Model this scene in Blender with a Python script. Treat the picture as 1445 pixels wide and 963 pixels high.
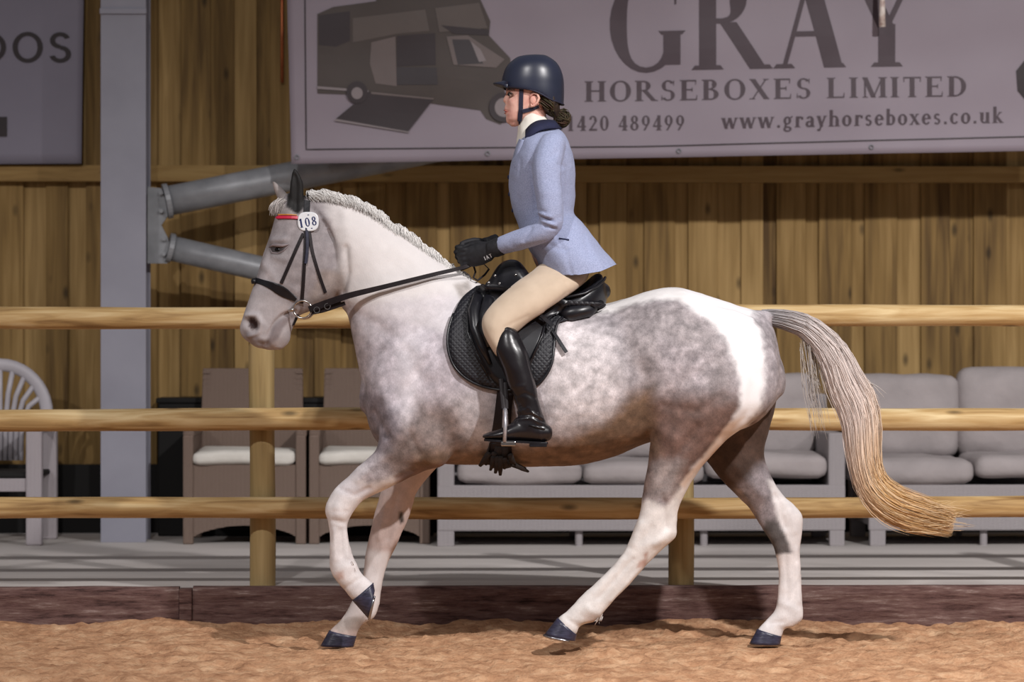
import bpy, bmesh, math, random
import numpy as np
from mathutils import Vector, Matrix
from mathutils.bvhtree import BVHTree
random.seed(7); np.random.seed(7)
for o in list(bpy.data.objects): bpy.data.objects.remove(o)
COL = bpy.context.scene.collection
SC = bpy.context.scene
# ------------------------------------------------------------------ camera
FPX = 4025.0; DIST = 11.5; CZ = 1.245; PSI = math.radians(1.2)
CX = -DIST*math.tan(PSI)
cam = bpy.data.cameras.new('camera'); camo = bpy.data.objects.new('camera', cam); COL.objects.link(camo)
cam.sensor_width = 36; cam.lens = FPX/1445*36
camo.location = (CX, -DIST, CZ); camo.rotation_euler = (math.radians(90), 0, -PSI)
cam.dof.use_dof = True; cam.dof.focus_distance = 11.3; cam.dof.aperture_fstop = 3.2
cam.clip_end = 100
SC.camera = camo
# ------------------------------------------------------------------ world, lamps, exposure
w = bpy.data.worlds.new('hall'); SC.world = w; w.use_nodes = True
w.node_tree.nodes['Background'].inputs[0].default_value = (1.0, 0.96, 1.0, 1)
w.node_tree.nodes['Background'].inputs[1].default_value = 0.17
SC.view_settings.view_transform = 'Standard'; SC.view_settings.look = 'None'
SC.view_settings.gamma = 1; SC.view_settings.use_curve_mapping = False
SC.view_settings.exposure = 0.0
def flood(x, y, z, tx, ty, tz, watt, spot=90, r=0.10, col=(1.0, 0.965, 0.955)):
    l = bpy.data.lights.new('arena_floodlight', 'SPOT'); l.energy = watt; l.color = col
    l.spot_size = math.radians(spot); l.spot_blend = 0.75; l.shadow_soft_size = r
    o = bpy.data.objects.new('arena_floodlight', l); COL.objects.link(o); o.location = (x, y, z)
    o.rotation_euler = (Vector((tx, ty, tz))-Vector((x, y, z))).to_track_quat('-Z', 'Y').to_euler()
for x, e in ((-6.6, 760), (-1.7, 600), (3.3, 2000), (8.2, 1150)):
    flood(x, -4.8, 5.3, x*0.95, 0.2, 0.0, e)
# ------------------------------------------------------------------ pixel helpers (photograph 1445x963)
dC = np.array([math.sin(PSI), math.cos(PSI), 0]); rC = np.array([math.cos(PSI), -math.sin(PSI), 0]); C0 = np.array([CX, -DIST, CZ])
def ray(px, py): return dC + rC*((px-722.5)/FPX) + np.array([0, 0, (481.5-py)/FPX])
def W(px, py, Y=0.0):
    r = ray(px, py); return C0 + r*((Y+DIST)/r[1])
def proj(P):
    q = P - C0; d = q@dC; return 722.5+FPX*(q@rC)/d, 481.5-FPX*q[:, 2]/d
# ------------------------------------------------------------------ object helpers
def tag(o, label=None, cat=None, group=None, kind=None):
    if label: o['label'] = label
    if cat: o['category'] = cat
    if group: o['group'] = group
    if kind: o['kind'] = kind
    return o
def link(name, me, mat=None, parent=None, smooth=True):
    if mat is not None:
        me.materials.clear()
        for m in (mat if isinstance(mat, (list, tuple)) else [mat]): me.materials.append(m)
    if smooth: me.polygons.foreach_set('use_smooth', [True]*len(me.polygons))
    o = bpy.data.objects.new(name, me); COL.objects.link(o)
    if parent is not None:
        o.parent = parent
        o.matrix_parent_inverse = Matrix.Translation(-Vector(parent_world(parent)))
    return o
def parent_world(p):
    v = Vector((0, 0, 0))
    if p.parent is not None: v = Vector((0, 0, 0))
    return p.location
def empty(name, loc, label, cat, group=None):
    o = bpy.data.objects.new(name, None); COL.objects.link(o); o.location = loc; o.empty_display_size = 0.1
    return tag(o, label, cat, group)
def mesh(verts, faces, name='m'):
    me = bpy.data.meshes.new(name)
    me.from_pydata([tuple(v) for v in verts], [], [tuple(f) for f in faces]); me.update(); return me
class MB:
    def __init__(s): s.v = []; s.f = []; s.mi = []
    def add(s, v, f, mi=0):
        n = len(s.v); s.v += [tuple(a) for a in v]; s.f += [tuple(i+n for i in q) for q in f]; s.mi += [mi]*len(f); return s
    def box(s, a, b, mi=0):
        x0, y0, z0 = a; x1, y1, z1 = b
        return s.add([(x0,y0,z0),(x1,y0,z0),(x1,y1,z0),(x0,y1,z0),(x0,y0,z1),(x1,y0,z1),(x1,y1,z1),(x0,y1,z1)],
              [(0,3,2,1),(4,5,6,7),(0,1,5,4),(1,2,6,5),(2,3,7,6),(3,0,4,7)], mi)
    def tube(s, pts, r, n=8, mi=0, caps=True, flat=1.0):
        pts = [Vector(p) for p in pts]; R = r if hasattr(r, '__len__') else [r]*len(pts)
        vs = []; fs = []; up = None
        for i, p in enumerate(pts):
            t = (pts[min(i+1, len(pts)-1)]-pts[max(i-1, 0)])
            t = t.normalized() if t.length > 1e-9 else Vector((0, 0, 1))
            if up is None:
                up = Vector((0, 1, 0)) if abs(t.y) < 0.9 else Vector((1, 0, 0))
            a = (up - t*up.dot(t)).normalized(); up = a; b = t.cross(a)
            for k in range(n):
                th = 2*math.pi*k/n; vs.append(p + a*math.cos(th)*R[i]*flat + b*math.sin(th)*R[i])
        for i in range(len(pts)-1):
            for k in range(n):
                fs.append((i*n+k, i*n+(k+1) % n, (i+1)*n+(k+1) % n, (i+1)*n+k))
        if caps: fs.append(tuple(range(n))[::-1]); fs.append(tuple((len(pts)-1)*n+k for k in range(n)))
        return s.add(vs, fs, mi)
    def mesh(s):
        me = mesh(s.v, s.f)
        if any(s.mi): me.polygons.foreach_set('material_index', s.mi)
        bm = bmesh.new(); bm.from_mesh(me); bmesh.ops.recalc_face_normals(bm, faces=bm.faces); bm.to_mesh(me); bm.free()
        return me
    def build(s, name, mat, parent=None, smooth=False, bevel=0):
        me = s.mesh()
        if bevel:
            bm = bmesh.new(); bm.from_mesh(me)
            bmesh.ops.bevel(bm, geom=list(bm.edges), offset=bevel, segments=2, affect='EDGES', profile=0.5); bm.to_mesh(me); bm.free()
        return link(name, me, mat, parent, smooth)
def catmull(S, sub):
    S = np.array(S, float); n = len(S); out = []
    for i in range(n-1):
        p0 = S[max(i-1, 0)]; p1 = S[i]; p2 = S[i+1]; p3 = S[min(i+2, n-1)]
        for k in range(sub):
            t = k/sub
            out.append(0.5*((2*p1)+(-p0+p2)*t+(2*p0-5*p1+4*p2-p3)*t*t+(-p0+3*p1-3*p2+p3)*t**3))
    out.append(S[-1]); return np.array(out)
def loft(mb, st, n=28, sub=5, e=2.0, mirror=False, cap=0.35):
    """stations (ax, ay, bx, by, half_width, centre_Y): silhouette points of the photo, width across"""
    T = catmull(st, sub); rings = []
    for a in T:
        A = W(a[0], a[1], a[5]); B = W(a[2], a[3], a[5])
        c = (A+B)/2; u = (A-B)/2; ww = abs(a[4]); ring = []
        for k in range(n):
            th = 2*math.pi*k/n; cs, sn = math.cos(th), math.sin(th)
            ring.append(c + u*math.copysign(abs(cs)**(2/e), cs) + np.array([0, ww*math.copysign(abs(sn)**(2/e), sn), 0]))
        rings.append(np.array(ring))
    # rounded ends
    def endring(r0, r1, q):
        c0 = r0.mean(0); d = c0-r1.mean(0); L = np.linalg.norm(r0-c0, axis=1).min(); d = d/(np.linalg.norm(d)+1e-9)
        return c0 + (r0-c0)*math.cos(q) + d*L*math.sin(q)*cap*2
    head = [endring(rings[0], rings[1], q) for q in (1.35, 0.9, 0.45)]
    tail = [endring(rings[-1], rings[-2], q) for q in (0.45, 0.9, 1.35)]
    rings = head+rings+tail
    V = np.concatenate(rings); m = len(rings)
    F = [(i*n+k, i*n+(k+1) % n, (i+1)*n+(k+1) % n, (i+1)*n+k) for i in range(m-1) for k in range(n)]
    F += [tuple(range(n))[::-1], tuple((m-1)*n+k for k in range(n))]
    mb.add(V, F)
    if mirror:
        V2 = V.copy(); V2[:, 1] *= -1; mb.add(V2, [f[::-1] for f in F])
def ball(mb, c, r, n=12, rot=None):
    r = r if hasattr(r, '__len__') else (r, r, r); vs = [Vector((0, 0, 1))]; 
    for i in range(1, n):
        a = math.pi*i/n
        for k in range(2*n):
            b = math.pi*k/n; vs.append(Vector((math.sin(a)*math.cos(b), math.sin(a)*math.sin(b), math.cos(a))))
    vs.append(Vector((0, 0, -1))); N = 2*n; fs = []
    for k in range(N): fs.append((0, 1+k, 1+(k+1) % N))
    for i in range(n-2):
        for k in range(N): fs.append((1+i*N+k, 1+(i+1)*N+k, 1+(i+1)*N+(k+1) % N, 1+i*N+(k+1) % N))
    L = len(vs)-1
    for k in range(N): fs.append((L, 1+(n-2)*N+(k+1) % N, 1+(n-2)*N+k))
    vs = [Vector((v.x*r[0], v.y*r[1], v.z*r[2])) for v in vs]
    if rot is not None: vs = [rot @ v for v in vs]
    mb.add([v+Vector(c) for v in vs], fs)
def remesh(mb, voxel, smooth=None, iters=8, fac=0.5):
    """voxel union of all lofts, then weighted laplacian smoothing; returns (verts, faces array list)"""
    me = mb.mesh(); o = bpy.data.objects.new('tmp', me); COL.objects.link(o)
    m = o.modifiers.new('r', 'REMESH'); m.mode = 'VOXEL'; m.voxel_size = voxel; m.adaptivity = 0
    dg = bpy.context.evaluated_depsgraph_get(); ev = o.evaluated_get(dg); e = bpy.data.meshes.new_from_object(ev)
    bpy.data.objects.remove(o); bpy.data.meshes.remove(me)
    n = len(e.vertices); V = np.empty(n*3, np.float32); e.vertices.foreach_get('co', V); V = V.reshape(-1, 3).astype(float)
    E = np.empty(len(e.edges)*2, np.int32); e.edges.foreach_get('vertices', E); E = E.reshape(-1, 2)
    lap(V, E, iters, fac, smooth)
    return e, V, E
def lap(V, E, iters, fac, weight=None):
    n = len(V); deg = np.bincount(E.ravel(), minlength=n).astype(float)[:, None]
    for it in range(iters):
        S = np.zeros_like(V)
        for c in range(3):
            S[:, c] = np.bincount(E[:, 0], V[E[:, 1], c], n)+np.bincount(E[:, 1], V[E[:, 0], c], n)
        d = S/deg-V; f = fac if it % 2 == 0 else -fac*0.9    # taubin-like: keeps the volume
        if weight is not None: f = fac if it % 2 == 0 else -fac*(0.9)
        V += d*f
    return V
def setco(me, V):
    me.vertices.foreach_set('co', V.astype(np.float32).ravel()); me.update()
def normals(me):
    N = np.empty(len(me.vertices)*3, np.float32); me.vertices.foreach_get('normal', N); return N.reshape(-1, 3).astype(float)
def segdist(X, Y, pl):
    d = np.full(len(X), 1e9); 
    if len(pl) == 1: return np.hypot(X-pl[0][0], Y-pl[0][1])
    for (ax, ay), (bx, by) in zip(pl[:-1], pl[1:]):
        ux, uy = bx-ax, by-ay; t = np.clip(((X-ax)*ux+(Y-ay)*uy)/(ux*ux+uy*uy+1e-9), 0, 1)
        d = np.minimum(d, np.hypot(X-ax-t*ux, Y-ay-t*uy))
    return d
def polymask(X, Y, poly, soft):
    """1 inside, soft edge of given px"""
    inside = np.zeros(len(X), bool); n = len(poly)
    for i in range(n):
        (x1, y1), (x2, y2) = poly[i], poly[(i+1) % n]
        c = ((y1 > Y) != (y2 > Y)) & (X < (x2-x1)*(Y-y1)/((y2-y1) if y2 != y1 else 1e-9)+x1)
        inside ^= c
    d = segdist(X, Y, list(poly)+[poly[0]]); s = np.where(inside, d, -d)
    t = np.clip(0.5+s/(2*soft), 0, 1); return t*t*(3-2*t)
def vnoise(P, seed=0):
    """numpy 3-D value noise, -1..1"""
    P = np.asarray(P, float); i = np.floor(P).astype(np.int64); f = P-i; f = f*f*(3-2*f)
    def h(a, b, c):
        k = (a*73856093) ^ (b*19349663) ^ (c*83492791) ^ (seed*2654435761); k = (k ^ (k >> 13))*1274126177 & 0x7fffffff
        return ((k ^ (k >> 16)) & 0xffff)/32767.5-1
    r = 0
    for a in (0, 1):
        for b in (0, 1):
            for c in (0, 1):
                wgt = (f[:, 0] if a else 1-f[:, 0])*(f[:, 1] if b else 1-f[:, 1])*(f[:, 2] if c else 1-f[:, 2])
                r = r+wgt*h(i[:, 0]+a, i[:, 1]+b, i[:, 2]+c)
    return r
# ------------------------------------------------------------------ materials
def lin(*c): return tuple(((v/255)/12.92 if v/255 <= 0.04045 else (((v/255)+0.055)/1.055)**2.4) for v in c)
def newmat(name):
    m = bpy.data.materials.new(name); m.use_nodes = True; nt = m.node_tree; return m, nt, nt.nodes['Principled BSDF']
def nd(nt, t, **k):
    n = nt.nodes.new(t)
    for a, v in k.items():
        if a.startswith('i_'): n.inputs[a[2:].replace('_', ' ')].default_value = v
        else: setattr(n, a, v)
    return n
def ramp(nt, fac, stops):
    r = nt.nodes.new('ShaderNodeValToRGB'); el = r.color_ramp.elements
    while len(el) < len(stops): el.new(0.5)
    for e, (p, c) in zip(el, stops): e.position = p; e.color = (*c, 1)
    nt.links.new(fac, r.inputs[0]); return r.outputs[0]
def coords(nt, scale, obj=False, loc=(0,0,0)):
    if obj: src = nd(nt, 'ShaderNodeTexCoord').outputs['Object']
    else: src = nd(nt, 'ShaderNodeNewGeometry').outputs['Position']
    m = nd(nt, 'ShaderNodeMapping'); m.inputs['Scale'].default_value = scale; m.inputs['Location'].default_value = loc
    nt.links.new(src, m.inputs[0]); return m.outputs[0]
def bump(nt, b, h, strength, dist=0.01):
    n = nd(nt, 'ShaderNodeBump'); n.inputs['Strength'].default_value = strength; n.inputs['Distance'].default_value = dist
    nt.links.new(h, n.inputs['Height']); nt.links.new(n.outputs[0], b.inputs['Normal'])
def plain(name, c1, c2=None, scale=20, rough=0.6, bmp=0.0, metal=0.0, stretch=(1,1,1), spec=0.5, coat=0.0, bdist=0.003, sheen=0.0):
    m, nt, b = newmat(name); c2 = c2 or tuple(v*0.8 for v in c1)
    n = nd(nt, 'ShaderNodeTexNoise'); n.inputs['Scale'].default_value = 1; n.inputs['Detail'].default_value = 5
    nt.links.new(coords(nt, tuple(scale*s for s in stretch)), n.inputs['Vector'])
    nt.links.new(ramp(nt, n.outputs[0], [(0.3, c2), (0.7, c1)]), b.inputs['Base Color'])
    b.inputs['Roughness'].default_value = rough; b.inputs['Metallic'].default_value = metal
    b.inputs['Specular IOR Level'].default_value = spec; b.inputs['Coat Weight'].default_value = coat
    if sheen: b.inputs['Sheen Weight'].default_value = sheen
    if bmp: bump(nt, b, n.outputs[0], bmp, bdist)
    return m
def wood(name, dark, mid, light, axis='z', rough=0.7, rand=0.35, grain=1.0, knots=True):
    m, nt, b = newmat(name); L = nt.links
    oi = nd(nt, 'ShaderNodeObjectInfo')
    s = {'z': (26, 26, 1.3), 'x': (2.6, 30, 30)}[axis]
    pos = nd(nt, 'ShaderNodeNewGeometry').outputs['Position']
    off = nd(nt, 'ShaderNodeVectorMath', operation='SCALE'); off.inputs[0].default_value = (7, 13, 31); L.new(oi.outputs['Random'], off.inputs['Scale'])
    add = nd(nt, 'ShaderNodeVectorMath', operation='ADD'); L.new(pos, add.inputs[0]); L.new(off.outputs[0], add.inputs[1])
    mp = nd(nt, 'ShaderNodeMapping'); mp.inputs['Scale'].default_value = s; L.new(add.outputs[0], mp.inputs[0])
    n = nd(nt, 'ShaderNodeTexNoise'); n.inputs['Scale'].default_value = 1; n.inputs['Detail'].default_value = 6; n.inputs['Distortion'].default_value = 0.6
    L.new(mp.outputs[0], n.inputs['Vector'])
    mp2 = nd(nt, 'ShaderNodeMapping'); mp2.inputs['Scale'].default_value = {'z': (3, 3, 0.9), 'x': (0.9, 3, 3)}[axis]; L.new(add.outputs[0], mp2.inputs[0])
    n2 = nd(nt, 'ShaderNodeTexNoise'); n2.inputs['Scale'].default_value = 1; n2.inputs['Detail'].default_value = 3; L.new(mp2.outputs[0], n2.inputs['Vector'])
    mx = nd(nt, 'ShaderNodeMath', operation='MULTIPLY_ADD'); L.new(n.outputs[0], mx.inputs[0]); mx.inputs[1].default_value = 0.55*grain
    h2 = nd(nt, 'ShaderNodeMath', operation='MULTIPLY_ADD'); L.new(n2.outputs[0], h2.inputs[0]); h2.inputs[1].default_value = 0.5; h2.inputs[2].default_value = (1-grain)*0.27
    L.new(h2.outputs[0], mx.inputs[2])
    rr = nd(nt, 'ShaderNodeMath', operation='MULTIPLY_ADD'); L.new(oi.outputs['Random'], rr.inputs[0]); rr.inputs[1].default_value = rand; rr.inputs[2].default_value = -rand/2
    ad = nd(nt, 'ShaderNodeMath', operation='ADD'); L.new(mx.outputs[0], ad.inputs[0]); L.new(rr.outputs[0], ad.inputs[1])
    col = ramp(nt, ad.outputs[0], [(0.28, dark), (0.5, mid), (0.74, light)])
    if knots:
        mp3 = nd(nt, 'ShaderNodeMapping'); mp3.inputs['Scale'].default_value = {'z': (7, 7, 3.2), 'x': (3.2, 9, 9)}[axis]; L.new(add.outputs[0], mp3.inputs[0])
        v = nd(nt, 'ShaderNodeTexVoronoi'); v.inputs['Scale'].default_value = 1; L.new(mp3.outputs[0], v.inputs['Vector'])
        kn = nd(nt, 'ShaderNodeMapRange'); kn.inputs['From Min'].default_value = 0.05; kn.inputs['From Max'].default_value = 0.16
        kn.inputs['To Min'].default_value = 0.35; kn.inputs['To Max'].default_value = 1; L.new(v.outputs['Distance'], kn.inputs[0])
        mm = nd(nt, 'ShaderNodeMix', data_type='RGBA', blend_type='MULTIPLY'); mm.inputs[0].default_value = 1
        L.new(col, mm.inputs[6]); L.new(kn.outputs[0], mm.inputs[7]); col = mm.outputs[2]
    L.new(col, b.inputs['Base Color']); b.inputs['Roughness'].default_value = rough; b.inputs['Specular IOR Level'].default_value = 0.3
    bump(nt, b, n.outputs[0], 0.5, 0.004); return m
def wicker(name, c1, c2, s=70):
    m, nt, b = newmat(name); L = nt.links
    wv = nd(nt, 'ShaderNodeTexWave', bands_direction='Z'); wv.inputs['Scale'].default_value = 1; wv.inputs['Distortion'].default_value = 1.2
    L.new(coords(nt, (9, 9, s/2)), wv.inputs['Vector'])
    wx = nd(nt, 'ShaderNodeTexWave', bands_direction='X'); wx.inputs['Scale'].default_value = 1
    L.new(coords(nt, (s/5, s/5, 3)), wx.inputs['Vector'])
    a = nd(nt, 'ShaderNodeMath', operation='MULTIPLY_ADD'); L.new(wx.outputs[1], a.inputs[0]); a.inputs[1].default_value = 0.25; L.new(wv.outputs[1], a.inputs[2])
    L.new(ramp(nt, wv.outputs[1], [(0.1, c2), (0.6, c1)]), b.inputs['Base Color'])
    b.inputs['Roughness'].default_value = 0.65; bump(nt, b, a.outputs[0], 0.6, 0.004); return m
M = {}
M['board'] = wood('green treated larch boards', lin(84, 62, 32), lin(136, 108, 62), lin(172, 142, 92), 'z', rand=0.24)
M['beam'] = wood('sawn timber beam', lin(104, 78, 40), lin(150, 120, 72), lin(170, 142, 90), 'x', rand=0.1)
M['rail'] = wood('peeled round pine rail', lin(112, 80, 44), lin(184, 152, 102), lin(222, 200, 154), 'x', rand=0.04, grain=1.5)
M['post'] = wood('round pine post', lin(112, 92, 58), lin(160, 138, 94), lin(188, 166, 120), 'z', rand=0.05, grain=1.1)
def kick_mat():
    m, nt, b = newmat('weathered dark sleeper'); L = nt.links
    n = nd(nt, 'ShaderNodeTexNoise'); n.inputs['Scale'].default_value = 1; n.inputs['Detail'].default_value = 9; n.inputs['Roughness'].default_value = 0.75; L.new(coords(nt, (5, 30, 42)), n.inputs['Vector'])
    L.new(ramp(nt, n.outputs[0], [(0.33, lin(46, 32, 30)), (0.47, lin(104, 78, 74)), (0.58, lin(122, 98, 92)), (0.74, lin(190, 172, 166))]), b.inputs['Base Color'])
    b.inputs['Roughness'].default_value = 0.85; b.inputs['Specular IOR Level'].default_value = 0.2; bump(nt, b, n.outputs[0], 0.8, 0.012); return m
M['kick'] = kick_mat()
M['iron'] = plain('brushed stirrup steel', lin(205, 204, 210), lin(170, 170, 178), 40, 0.42, metal=0.55)
M['steel'] = plain('painted grey steel', lin(150, 150, 162), lin(138, 138, 150), 3, 0.5, spec=0.4)
M['galv'] = plain('galvanised tube', lin(150, 152, 156), lin(124, 126, 130), 9, 0.42, metal=0.15, spec=0.5)
M['vinyl'] = plain('greyish vinyl banner', lin(152, 142, 152), lin(144, 134, 144), 1.5, 0.55, spec=0.3)
M['vinyl_white'] = plain('white vinyl sheet', lin(140, 136, 150), lin(130, 126, 140), 1.5, 0.6, spec=0.3)
M['ink'] = plain('dark printed ink', lin(72, 58, 66), lin(66, 52, 60), 8, 0.6)
M['ink_black'] = plain('near black printed ink', lin(40, 28, 32), lin(34, 24, 28), 8, 0.6)
M['concrete'] = plain('pale dusty concrete', lin(206, 200, 196), lin(178, 172, 168), 2.2, 0.8, 0.15, stretch=(0.35, 1, 1))
M['black'] = plain('black matt panel', lin(14, 11, 10), lin(8, 7, 7), 6, 0.8)
M['wick_brown'] = wicker('brown wicker weave', lin(132, 112, 100), lin(88, 72, 62))
M['wick_grey'] = wicker('grey wicker weave', lin(168, 162, 164), lin(136, 130, 132))
M['wick_white'] = wicker('off white wicker weave', lin(190, 182, 186), lin(150, 142, 146))
M['plastic'] = plain('off white moulded plastic', lin(190, 186, 192), lin(176, 172, 178), 5, 0.45)
M['cushion_white'] = plain('cream seat cushion', lin(222, 218, 210), lin(208, 204, 196), 12, 0.85, 0.1)
M['cushion_grey'] = plain('warm grey cushion fabric', lin(166, 158, 158), lin(152, 145, 145), 6, 0.9, 0.7, bdist=0.02)
M['copper'] = plain('copper pipe', lin(200, 120, 80), lin(170, 92, 60), 10, 0.35, metal=0.8)
M['leather'] = plain('black saddle leather', lin(26, 26, 32), lin(17, 17, 22), 30, 0.34, 0.12, spec=0.5)
M['leather_brown'] = plain('dark brown bridle leather', lin(36, 29, 32), lin(24, 19, 22), 30, 0.55, 0.1, spec=0.3)
M['boot'] = plain('polished black boot leather', lin(27, 23, 27), lin(18, 15, 18), 18, 0.30, 0.2, spec=0.5, coat=0.1)
M['pad'] = None
M['metal'] = plain('stainless steel', lin(205, 200, 196), lin(180, 176, 172), 20, 0.2, metal=1)
M['hoof'] = plain('oiled slate hoof', lin(62, 62, 84), lin(38, 38, 54), 40, 0.35, 0.3, stretch=(1, 1, 4))
M['shoe'] = plain('worn steel horseshoe', lin(190, 190, 196), lin(150, 150, 156), 20, 0.3, metal=1)
M['glove'] = plain('black knitted glove', lin(26, 26, 32), lin(16, 16, 20), 60, 0.7, 0.2)
M['breeches'] = plain('beige breeches', lin(202, 182, 160), lin(190, 170, 148), 14, 0.8, 0.12, sheen=0.2)
M['shirt'] = plain('white cotton stock', lin(236, 232, 222), lin(222, 218, 208), 20, 0.8, 0.2)
M['navy'] = plain('navy velvet', lin(30, 34, 66), lin(22, 26, 54), 20, 0.85)
M['strap'] = plain('navy webbing', lin(36, 38, 62), lin(26, 28, 48), 40, 0.6)
M['helmet'] = plain('satin navy helmet shell', lin(38, 43, 62), lin(33, 38, 55), 10, 0.34, spec=0.55)
M['hair'] = plain('dark brown hair', lin(56, 42, 34), lin(20, 15, 12), 60, 0.5, 0.8, stretch=(0.3, 1, 1))
M['number'] = plain('white plastic number disc', lin(240, 244, 248), lin(232, 236, 242), 20, 0.35)
M['blue_ink'] = plain('navy number ink', lin(24, 40, 96), None, 20, 0.6)
M['red'] = plain('crimson browband ribbon', lin(214, 30, 74), lin(190, 20, 60), 40, 0.4)
M['gold'] = plain('gold piping', lin(220, 150, 60), None, 40, 0.4)
M['white_print'] = plain('white print', lin(220, 222, 226), None, 40, 0.6)
M['eye'] = plain('wet dark eye', lin(10, 7, 7), lin(6, 4, 4), 20, 0.2, spec=0.4)
M['eyewhite'] = plain('eye', lin(150, 128, 118), None, 20, 0.2)
M['lip'] = plain('lip', lin(196, 116, 106), None, 40, 0.5)
M['ruff'] = plain('dark fleece', lin(38, 26, 22), lin(20, 14, 12), 60, 0.9, 0.5)
M['lidc'] = plain('grey eyelid skin', lin(150, 138, 140), lin(120, 108, 110), 30, 0.6)
M['white_strip'] = plain('white cord', lin(250, 244, 236), lin(170, 140, 130), 30, 0.4)
def pad_mat():
    m, nt, b = newmat('quilted black saddle pad'); L = nt.links
    mp = nd(nt, 'ShaderNodeMapping'); mp.inputs['Rotation'].default_value = (0, math.radians(45), 0); mp.inputs['Scale'].default_value = (1, 1, 1)
    L.new(nd(nt, 'ShaderNodeNewGeometry').outputs['Position'], mp.inputs[0])
    a = nd(nt, 'ShaderNodeTexWave', bands_direction='X'); a.inputs['Scale'].default_value = 22; L.new(mp.outputs[0], a.inputs['Vector'])
    c = nd(nt, 'ShaderNodeTexWave', bands_direction='Z'); c.inputs['Scale'].default_value = 22; L.new(mp.outputs[0], c.inputs['Vector'])
    mn = nd(nt, 'ShaderNodeMath', operation='MINIMUM'); L.new(a.outputs[1], mn.inputs[0]); L.new(c.outputs[1], mn.inputs[1])
    b.inputs['Base Color'].default_value = (*lin(24, 24, 31), 1); b.inputs['Roughness'].default_value = 0.55
    bump(nt, b, mn.outputs[0], 0.5, 0.003); return m
M['pad'] = pad_mat()
def jacket_mat():
    m, nt, b = newmat('pale blue tweed'); L = nt.links
    n = nd(nt, 'ShaderNodeTexNoise'); n.inputs['Scale'].default_value = 1; n.inputs['Detail'].default_value = 6; L.new(coords(nt, (260, 260, 260)), n.inputs['Vector'])
    n2 = nd(nt, 'ShaderNodeTexNoise'); n2.inputs['Scale'].default_value = 1; L.new(coords(nt, (14, 14, 14)), n2.inputs['Vector'])
    L.new(ramp(nt, n.outputs[0], [(0.35, lin(138, 146, 176)), (0.65, lin(162, 170, 200))]), b.inputs['Base Color'])
    b.inputs['Roughness'].default_value = 0.85; b.inputs['Sheen Weight'].default_value = 0.05; bump(nt, b, n2.outputs[0], 0.35, 0.012); return m
M['jacket'] = jacket_mat()
def skin_mat():
    m, nt, b = newmat('fair skin'); L = nt.links
    n = nd(nt, 'ShaderNodeTexNoise'); n.inputs['Scale'].default_value = 1; L.new(coords(nt, (30, 30, 30)), n.inputs['Vector'])
    L.new(ramp(nt, n.outputs[0], [(0.35, lin(216, 158, 144)), (0.65, lin(232, 186, 170))]), b.inputs['Base Color'])
    b.inputs['Roughness'].default_value = 0.5; b.inputs['Subsurface Weight'].default_value = 0.1; b.inputs['Subsurface Radius'].default_value = (0.01, 0.004, 0.003); return m
M['skin'] = skin_mat()
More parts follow.
